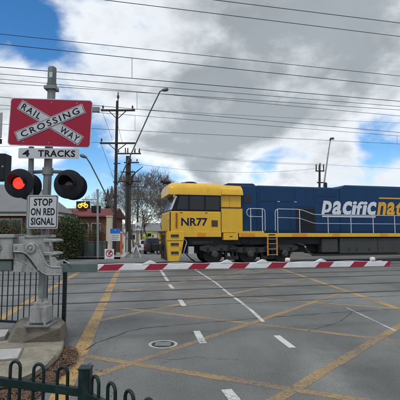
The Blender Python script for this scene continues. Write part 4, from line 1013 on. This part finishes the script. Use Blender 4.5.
part('fascia', MB().box((xl, hy0 - .06, ze - .22), (xr + .05, hy0 + .05, ze - .055)), 'fascia', ho)
part('fascia', MB().box((xr - .05, hy0 + .055, ze - .22), (xr + .045, hy1, ze - .055)), 'fascia', ho)
part('soffit_shade_board', MB().box((xl, hy0 + .052, ze - .2), (xr - .055, hy0 + .6, ze - .15)), 'gutter', ho)  # eave board whose dark colour stands in for shade under the eaves
for px0, px1 in ((0, 9.5), (11, 22), (-20, -6)):
    a, b = at(px0, 218.2, wy), at(px1, 235, wy)
    w_ = part('window', MB().box((a.x, wy - .04, b.z), (b.x, wy + .05, a.z)), 'fascia', ho)
    part('pane', MB().box((a.x + .06, wy - .05, b.z + .08), (b.x - .06, wy - .03, a.z - .14)), 'pane', w_)
for px, Y in ((58.6, 28.4), (75.4, 31.6)):
    q = at(px, 220, Y); part('verandah_post', MB().box((q.x - .09, Y - .09, g0), (q.x + .09, Y + .09, ze - .06)), 'fascia', ho)
# brick house with a red roof further back
by = 38; a, b = at(72, 216.5, by), at(107.5, 250, by)
h2 = thing('brick_cottage', 'red brick cottage with dark red roof behind the grey fence', 'house', ((a.x + b.x) / 2, by + 3, -.6))
part('wall', MB().box((a.x - 3, by, -.7), (b.x, by + 7, a.z)), 'brick', h2)
part('roof', MB().prism([(a.x - 3.5, by - .35, a.z - .02), (a.x - 3.5, by + 3.5, a.z + 1.0), (a.x - 3.5, by + 7.4, a.z - .02)], (b.x - a.x + 3.9, 0, 0)), 'terracotta', h2)
o = part('chimney', MB().box((at(81, 0, by).x - .3, by + 2.0, a.z + .2), (at(81, 0, by).x + .3, by + 2.6, at(0, 207, by).z)), 'terracotta', h2)
part('chimney_cap', MB().box((at(81, 0, by).x - .38, by + 1.92, at(0, 208, by).z), (at(81, 0, by).x + .38, by + 2.68, at(0, 206, by).z)), 'terracotta', o)
part('gutter', MB().box((a.x - 3.5, by - .42, a.z - .06), (b.x + .4, by - .36, a.z + .06)), 'terracotta', h2)
for px in (84, 96): 
    q = at(px, 226, by); w_ = part('window', MB().box((q.x - .45, by - .04, q.z - 1.0), (q.x + .45, by + .02, q.z + .3)), 'cream', h2); part('pane', MB().box((q.x - .38, by - .05, q.z - .92), (q.x + .38, by - .03, q.z + .22)), 'pane', w_)
a, b = at(106.4, 217, 33), at(111.2, 250, 33)
o = thing('cream_pillar', 'weathered cream masonry pillar beside the blue notice', 'pillar', ((a.x + b.x) / 2, 33.2, gz(33)))
part('shaft', MB().box((a.x, 33, gz(33) - .1), (b.x, 33.4, a.z)), 'cream', o, bevel=.02); part('cap', MB().box((a.x - .05, 32.95, a.z), (b.x + .05, 33.45, a.z + .1)), 'cream', o, bevel=.02)

# ------------------------------------------------------------------ plants
def leaves(mb, c, rad, n, size, rnd, shell=.55):
    for _ in range(n):
        while True:
            d = Vector((rnd.uniform(-1, 1), rnd.uniform(-1, 1), rnd.uniform(-1, 1)))
            if d.length < 1: break
        k = d.length; d = d.normalized() * (shell + (1 - shell) * k)
        f = 1 + .35 * noise.noise(Vector((d.x * 2.2 + c.x, d.y * 2.2, d.z * 2.2 + c.z)))
        p = c + Vector((d.x * rad[0] * f, d.y * rad[1] * f, d.z * rad[2] * f))
        u = Vector((rnd.gauss(0, 1), rnd.gauss(0, 1), rnd.gauss(0, 1))).normalized(); w = u.orthogonal().normalized(); s = size * rnd.uniform(.6, 1.4)
        w = (Matrix.Rotation(rnd.random() * 6.28, 3, u) @ w); v = u.cross(w)
        mb.quad(p - w * s, p - v * s * .5, p + w * s, p + v * s * .5)
def shrub(label, px0, px1, ptop, Y, dep, n, mats, seed, lobes=7):
    rnd = random.Random(seed); a, b = at(px0, ptop, Y), at(px1, 262, Y); g = gz(Y)
    cx, w, h = (a.x + b.x) / 2, (b.x - a.x), a.z - g
    t = thing('shrub', label, 'shrub', (cx, Y, g), group='shrubs along the far side of the railway')
    mb = MB()
    for k in range(5):
        an = k * 1.3; top_ = Vector((cx + math.cos(an) * w * .3, Y + math.sin(an) * dep * .3, g + h * .8))
        mb.tube([Vector((cx + math.cos(an) * .05, Y + math.sin(an) * .05, g - .05)), Vector((cx, Y, g)).lerp(top_, .5) + Vector((0, 0, .1)), top_], [.04, .028, .008], 5)
    part('stem', mb, 'bark', t)
    for mi, (m, frac) in enumerate(mats):
        mb = MB()
        for k in range(lobes):
            c_ = Vector((cx + rnd.uniform(-.32, .32) * w, Y + rnd.uniform(-.3, .3) * dep, g + h * rnd.uniform(.28, .72)))
            r_ = (w * .28, dep * .33, h * .28)
            leaves(mb, c_, r_, int(n * frac / lobes), .055, rnd)
        leaves(mb, Vector((cx, Y, g + h * .38)), (w * .46, dep * .5, h * .40), int(n * frac * .7), .055, rnd, .3)
        part('foliage', mb, m, t)
shrub('tall dense dark green shrub right of the signal mast', 51, 84, 212, 24.4 + .6, 1.6, 7000, (('leaf', .7), ('leaf_pale', .2), ('leaf_red', .1)), 3, 9)
shrub('red-tipped low shrub behind the boom drive', 20, 50, 222, 25.3, 1.5, 5000, (('leaf', .6), ('leaf_red', .4)), 4)
shrub('red-leaved shrub at the left picture edge', -14, 22, 219, 25.5, 1.6, 5500, (('leaf', .62), ('leaf_red', .38)), 5)
shrub('shrub against the cottage with reddish bare tips', 82, 106, 221, 34.5, 1.4, 2600, (('leaf_red', .5), ('leaf', .5)), 6)

def tree_branches(mb, p, d, l, r, depth, rnd, fine):
    n = 3; pts = [p]; rs = [r]
    for i in range(n):
        d = (d + Vector((rnd.gauss(0, .12), rnd.gauss(0, .12), rnd.gauss(0, .07) + .03))).normalized(); p = p + d * l / n; pts.append(p); rs.append(r * (1 - .42 * (i + 1) / n))
    rs = [max(q, .0105) for q in rs]
    (mb if depth > 2 else fine).tube(pts, rs, 6 if depth > 3 else 4 if depth > 1 else 3)
    if depth == 0: return
    k = 4 if depth in (5, 6) else 3
    for i in range(k):
        ax = d.orthogonal().normalized(); ax = Matrix.Rotation(rnd.random() * 6.28, 3, d) @ ax
        nd = (Matrix.Rotation(R(rnd.uniform(16, 44)), 3, ax) @ d); j = rnd.choice((2, 3, 3)) if i else 3
        tree_branches(mb, pts[j], nd, l * rnd.uniform(.62, .84), rs[j] * .72, depth - 1, rnd, fine)
def bare_tree(label, px, Y, h, seed, depth=6, r=.16):
    rnd = random.Random(seed); c_ = base(px, Y); t = thing('bare_tree', label, 'tree', tuple(c_), group='bare winter trees down the street')
    mb, fine = MB(), MB()
    tree_branches(mb, c_ - ZP * .1, Vector((rnd.uniform(-.08, .08), 0, 1)), h * .27, r, depth, rnd, fine)
    part('trunk', mb, 'bark', t, smooth=60); part('crown', fine, 'bark_fine', t)
bare_tree('spreading bare tree left of the locomotive nose', 152, 44, 10.4, 11, 7, .15)
bare_tree('bare tree behind the thin far pole', 143, 54, 10.8, 12, 7, .15)
bare_tree('bare tree partly hidden by the locomotive cab', 166, 48, 8.6, 13, 7, .15)
bare_tree('distant bare tree just right of the thick pole', 134, 66, 12.5, 14, 7)
bare_tree('bare leafless tree above the brick cottage', 122, 60, 9, 15, 6, .14)
def cypress(label, px, ptop, Y, w, seed):
    rnd = random.Random(seed); c_ = base(px, Y); h = at(px, ptop, Y).z - c_.z
    t = thing('cypress_tree', label, 'tree', tuple(c_), group='cypress trees'); part('trunk', MB().tube([c_, c_ + ZP * h * .9], [.18, .03], 8), 'bark', t); mb = MB()
    for _ in range(5000):
        k = rnd.random() ** .8; rr = w * (math.sin(min(1, k * 1.15 + .12) * math.pi) ** .7 if k < .8 else max(.05, (1 - k) * 3.2)) * rnd.uniform(.55, 1.05); an = rnd.random() * 6.28
        p = c_ + Vector((math.cos(an) * rr, math.sin(an) * rr, .5 + k * (h - .5))); s = rnd.uniform(.08, .2)
        d = Vector((math.cos(an) * .3, math.sin(an) * .3, 1)).normalized(); q = Vector((-math.sin(an), math.cos(an), 0))
        mb.quad(p - d * s - q * s * .3, p - d * s + q * s * .3, p + d * s + q * s * .1, p + d * s - q * s * .1)
    part('crown', mb, 'cypress', t)
cypress('slim dark cypress, the left of the two', 107, 190, 62, .8, 1); cypress('slim dark cypress nearer the power pole', 111, 187, 64, .75, 2)
# far belt of scrub and roofs closing the street
rnd = random.Random(5); mb = MB()
for i in range(150):
    x = rnd.uniform(-110, 90); y = rnd.uniform(120, 150); hh = rnd.uniform(2.5, 5.5)
    leaves(mb, Vector((x, y, hh * .4)), (rnd.uniform(2, 5), 2, hh * .6), 130, .38, rnd)
o = part('distant_woodland', mb, 'bark'); o['kind'] = 'stuff'; o['label'] = 'hazy grey-brown belt of far trees'
for i, (px, Y, w_, hh, lab) in enumerate(((60, 70, 9, 4.4, 'low far house roof left of the cypresses'), (164, 95, 11, 5, 'low far house roof at the street end'), (125, 105, 10, 5, 'far house glimpsed behind the bare trees'))):
    c_ = base(px, Y); t = thing('house', lab, 'house', tuple(c_), group='far houses down the street')
    part('wall', MB().box((c_.x - w_ / 2, Y, c_.z), (c_.x + w_ / 2, Y + 8, c_.z + hh * .6)), 'cream' if i else 'brick', t)
    part('roof', MB().prism([(c_.x - w_ / 2 - .4, Y - .4, c_.z + hh * .6), (c_.x - w_ / 2 - .4, Y + 4, c_.z + hh), (c_.x - w_ / 2 - .4, Y + 8.4, c_.z + hh * .6)], (w_ + .8, 0, 0)), 'terracotta' if i == 0 else 'roof_grey', t)
    for dx in (-.28, .2): part('window', MB().box((c_.x + w_ * dx - .6, Y - .05, c_.z + .9), (c_.x + w_ * dx + .6, Y + .02, c_.z + 2.1)), 'pane', t)

# ------------------------------------------------------------------ grey corrugated fence
cf0, cf1 = at(60, 240, 26.2), at(107, 240, 25.9); cf0.z = cf1.z = 0
cf = thing('corrugated_fence', 'grey-green corrugated metal fence with dark posts beyond the tracks', 'fence', tuple(cf1))
zt_ = at(0, 242, 26).z; d = (cf1 - cf0).normalized(); s_ = Vector((d.y, -d.x, 0)); Ltot = (cf1 - cf0).length
npan = 4
for k in range(npan):
    mb = MB(); n = 36
    for i in range(n + 1):
        p = cf0 + d * (Ltot * (k + i / n) / npan) + s_ * (.022 if i % 4 < 2 else -.012); mb.v += [p + ZP * -.05, p + ZP * zt_]
        if i: q = len(mb.v); mb.f.append((q - 4, q - 2, q - 1, q - 3))
    part('sheet', mb, 'corr', cf)
    p = cf0 + d * (Ltot * (k + 1) / npan); part('post', MB().box((p.x - .05, p.y - .09, -.05), (p.x + .05, p.y - .03, zt_ + .06)), 'fence_dark', cf)
part('top_rail', MB().beam(cf0 + ZP * (zt_ + .02) + s_ * .0, cf1 + ZP * (zt_ + .02), .07, .05), 'corr', cf)

# ------------------------------------------------------------------ signs beyond the tracks
sy = 25.5
c_ = base(98.4, sy); ls = thing('warning_sign_post', 'grey post with amber lit bicycle warning display and dark signal box', 'traffic sign', (c_.x, sy, 0))
part('post', MB().cyl((c_.x, sy, -.02), at(97.6, 190, sy), .07, 14), 'galv', ls, smooth=40)
part('post_cap', MB().rev(at(97.6, 190.4, sy), (0, 0, 1), [(0, .085), (.06, .085), (.09, .03)], 12), 'galv', ls)
part('arm', MB().beam(at(82, 199.6, sy), at(98, 199.6, sy), .05, .055), 'galv', ls)
bx_ = part('display_case', MB().prism([at(px, py, sy - .1) for px, py in ((76.2, 201.2), (89.6, 201.2), (89.6, 208.8), (76.2, 208.8))], (0, .12, 0)), 'matt_black', ls, bevel=.01)
def ring(cx_, cy_, r_): return MB().tube([at(cx_ + r_ * math.cos(a * .5236), cy_ + r_ * math.sin(a * .5236), sy - .12) for a in range(12)], .034, 6, True)
for q in (79.9, 85.9): part('lit_wheel', ring(q, 205.8, 1.75), 'amber', bx_)
part('lit_frame', MB().tube([at(px, py, sy - .12) for px, py in ((79.9, 205.8), (81.6, 203.2), (84.8, 203.4), (83, 206), (81.6, 203.2))], .034, 6), 'amber', bx_)
part('lit_frame', MB().tube([at(px, py, sy - .12) for px, py in ((85.9, 205.8), (84.6, 202.4), (85.6, 202.2))], .034, 6), 'amber', bx_)
part('hanger', MB().beam(at(86.6, 199.6, sy), at(86.6, 201.6, sy), .04, .04), 'galv', bx_)
part('signal_box', MB().prism([at(px, py, sy + .06) for px, py in ((90.8, 205.8), (100.4, 205.6), (100, 213), (91.6, 213))], (0, .22, 0)), 'matt_black', ls, bevel=.02)
def post_sign(name, label, posts, px0, py0, px1, py1, Y, m, cat='sign', pm='galv', top=None):
    c_ = base((px0 + px1) / 2, Y); t = thing(name, label, cat, tuple(c_))
    for px in posts: b_ = base(px, Y + .06); part('post', MB().cyl(b_ - ZP * .05, at(px, top or (py0 - 1), Y + .06), .035, 10), pm, t, smooth=40)
    q = part('plate', MB().prism([at(px, py, Y) for px, py in ((px0, py0), (px1, py0), (px1, py1), (px0, py1))], (0, .012, 0)), m, t, bevel=.004)
    return t, q
Yb = 27.2
t, q = post_sign('notice_board', 'blue-topped white notice board on two white posts', (109.6, 111.8), 110.3, 228.6, 120.2, 241, Yb, 'sign_white', 'sign', 'sign_white')
part('blue_header', MB().prism([at(px, py, Yb - .004) for px, py in ((110.3, 228.6), (120.2, 228.6), (120.2, 233.4), (110.3, 233.4))], (0, -.01, 0)), 'sign_blue', q)
part('header_mark', MB().prism([at(px, py, Yb - .016) for px, py in ((114.6, 230.2), (115.3, 229.2), (116, 230.2))], (0, -.004, 0)), 'sign_white', q)
for k, (x0, x1) in enumerate(((111.6, 118.6), (111.6, 119), (111.6, 117.6))):
    part('print_line', MB().prism([at(px, py, Yb - .003) for px, py in ((x0, 234.9 + 1.9 * k), (x1, 234.9 + 1.9 * k), (x1, 235.6 + 1.9 * k), (x0, 235.6 + 1.9 * k))], (0, -.003, 0)), 'galv', q)
Yn = 24.9
t, q = post_sign('no_turn_sign', 'small white plate with a red ring no-turn symbol', (109.2,), 104.6, 249, 114, 262.6, Yn, 'sign_white', 'sign', 'sign_white', 244)
cc = at(109.2, 253.2, Yn - .012); part('red_ring', MB().tube([cc + Vector((math.cos(a * .3491) * .20, 0, math.sin(a * .3491) * .20)) for a in range(18)], .024, 6, True), 'red_ring', q)
part('red_slash', MB().beam(cc + Vector((-.14, 0, .14)), cc + Vector((.14, 0, -.14)), .03, .04, (0, -1, 0)), 'red_ring', q)
part('turn_arrow', MB().tube([cc + Vector((-.02, 0, -.12)), cc + Vector((-.02, 0, .03)), cc + Vector((.03, 0, .08)), cc + Vector((.10, 0, .08))], .024, 6), 'sign_black', q)
part('arrow_head', MB().prism([cc + Vector((.06, -.01, .14)), cc + Vector((.15, -.01, .08)), cc + Vector((.06, -.01, .02))], (0, .02, 0)), 'sign_black', q)
for k in range(2): part('print_line', MB().prism([at(px, py, Yn - .003) for px, py in ((105.8, 258.6 + 1.9 * k), (112.8, 258.6 + 1.9 * k), (112.8, 259.6 + 1.9 * k), (105.8, 259.6 + 1.9 * k))], (0, -.003, 0)), 'galv', q)
Yk = 28.5
t, q = post_sign('bicycle_sign', 'white bicycle symbol sign on a slim grey post', (137.6,), 135.2, 222.8, 141.4, 230, Yk, 'sign_white', 'sign', 'galv')
for dx in (-.11, .11): cc = at(138.3, 227.6, Yk - .008) + Vector((dx, 0, 0)); part('wheel_print', MB().tube([cc + Vector((math.cos(a * .6283) * .07, 0, math.sin(a * .6283) * .07)) for a in range(10)], .015, 5, True), 'sign_black', q)
cc = at(138.3, 227.6, Yk - .008); part('frame_print', MB().tube([cc + Vector(v) for v in ((-.11, 0, 0), (-.05, 0, .14), (.07, 0, .14), (.0, 0, 0), (-.05, 0, .14), (-.08, 0, .18))], .015, 5), 'sign_black', q)
t, q = post_sign('school_zone_sign', 'fluorescent yellow-green sign board behind the white car', (147, 151.5), 145.2, 231.8, 152.4, 238.8, 52, 'fluoro', 'sign', 'galv')
part('print_line', MB().prism([at(px, py, 51.995) for px, py in ((147.6, 233.4), (151, 233.4), (151, 236.4), (147.6, 236.4))], (0, -.01, 0)), 'sign_black', q)
t, q = post_sign('school_zone_sign', 'second lower fluorescent sign left of the larger one', (143.6,), 141.5, 236.4, 145.6, 240.4, 54, 'fluoro', 'sign', 'galv')
# footpath clutter: bollards, orange post, far boom drive
for px, py, Y, m, lab in ((124.6, 228.5, 28.6, 'sign_white', 'tall white marker post right of the notice board'), (127.3, 233, 31, 'conc_pale', 'shorter pale bollard post by the footpath')):
    b_ = base(px, Y); t = thing('marker_post', lab, 'post', tuple(b_), group='marker posts on the footpath')
    tp = at(px, py, Y); part('post', MB().tube([b_, Vector((b_.x, Y, tp.z))], [.075, .065], 12), m, t, smooth=40); part('cap', MB().rev(Vector((b_.x, Y, tp.z)), (0, 0, 1), [(0, .08), (.05, .075), (.09, .03)], 12), 'galv_dull', t)
    part('band', MB().rev(Vector((b_.x, Y, tp.z - .5)), (0, 0, 1), [(0, .08), (.22, .079)], 12), 'galv', t)
b_ = base(121.4, 29.4); t = thing('marker_post', 'orange marker post beside the blue notice board', 'post', tuple(b_), group='marker posts on the footpath')
part('post', MB().cyl(b_, at(121.4, 233, 29.4), .07, 12), 'orange_post', t); part('cap', MB().cyl(at(121.4, 233, 29.4), at(121.4, 231.6, 29.4), .085, 12), 'sign_white', t)
Yf = 27; b_ = base(136.8, Yf)
fbm = thing('boom_drive', 'far boom gate counterweight frame with red and white arms', 'boom gate', tuple(b_))
part('pedestal', MB().box((b_.x - .12, Yf - .12, gz(Yf)), (b_.x + .12, Yf + .12, .75)), 'galv', fbm, bevel=.02)
for sg, m in ((-1, 'boom_white'), (1, 'boom_white')):
    a_ = Vector((b_.x + sg * .02, Yf - .16, .80)); e_ = Vector((b_.x + sg * .30, Yf - .16, .02))
    o = part('counter_arm', MB().beam(a_, e_, .06, .10, (0, -1, 0)), m, fbm)
    part('red_reflector', MB().beam(a_.lerp(e_, .58) - Vector((0, .035, 0)), a_.lerp(e_, .84) - Vector((0, .035, 0)), .012, .11, (0, -1, 0)), 'tail_red', o)
part('drive_box', MB().box((b_.x - .17, Yf - .14, .72), (b_.x + .17, Yf + .2, 1.0)), 'galv_dull', fbm, bevel=.02)
# ------------------------------------------------------------------ cars
def car(label, px, Y, m, rz=0, group='cars down the street'):
    b_ = base(px, Y); t = thing('car', label, 'car', tuple(b_), rz, group=group); w = .88
    prof = [(-2.1, .35), (-2.15, .75), (-2.0, .98), (-1.75, 1.02), (-1.35, 1.45), (.35, 1.48), (1.05, 1.02), (1.95, .88), (2.15, .62), (2.1, .32)]
    # local x across, y along (rear towards the camera), z up
    def sec(sc, k): return [Vector((k * (w if z < 1.05 else w * .78), x, z)) for x, z in prof]
    mb = MB(); n = len(prof); A_, B_ = sec(1, -1), sec(1, 1); mb.v = A_ + B_
    mb.f = [tuple(range(n)), tuple(reversed(range(n, 2 * n)))] + [(i, n + i, n + (i + 1) % n, (i + 1) % n) for i in range(n)]
    o = part('body', mb, m, t, local=True, bevel=.05)
    part('rear_window', MB().add([(-.62, -1.76, 1.05), (.62, -1.76, 1.05), (.56, -1.42, 1.40), (-.56, -1.42, 1.40)], [(0, 1, 2, 3)]), 'glass', t, local=True)
    part('windscreen', MB().add([(-.62, 1.02, 1.07), (.62, 1.02, 1.07), (.56, .45, 1.44), (-.56, .45, 1.44)], [(3, 2, 1, 0)]), 'glass', t, local=True)
    for s in (-1, 1):
        part('side_window', MB().add([(s * .84, -1.55, 1.08), (s * .84, .85, 1.08), (s * .71, .25, 1.42), (s * .71, -1.25, 1.42)], [(0, 1, 2, 3)]), 'glass', t, local=True)
        part('tail_light', MB().box((s * .60, -2.17, .72), (s * .86, -2.05, .93)), 'tail_red', t, local=True)
        for y in (-1.35, 1.35):
            wl = part('wheel', MB().rev((s * .72, y, .32), (s, 0, 0), [(-.1, .3), (-.08, .32), (.13, .32), (.16, .28), (.16, .2)], 20), 'tyre', t, local=True, smooth=40)
            part('rim', MB().rev((s * .72, y, .32), (s, 0, 0), [(.155, .2), (.168, .19), (.15, .06)], 14), 'galv', wl, local=True)
    part('number_plate', MB().box((-.26, -2.18, .62), (.26, -2.14, .74)), 'sign_white', t, local=True)
    part('bumper', MB().box((-.86, -2.2, .36), (.86, -2.08, .56)), m, t, local=True, bevel=.03)
car('white hatchback driving away down the far street', 146.4, 45, 'car_white', math.atan(.1475))
car('dark car in front of the white hatchback by the train', 153.5, 37, 'car_dark', math.atan(.1475))
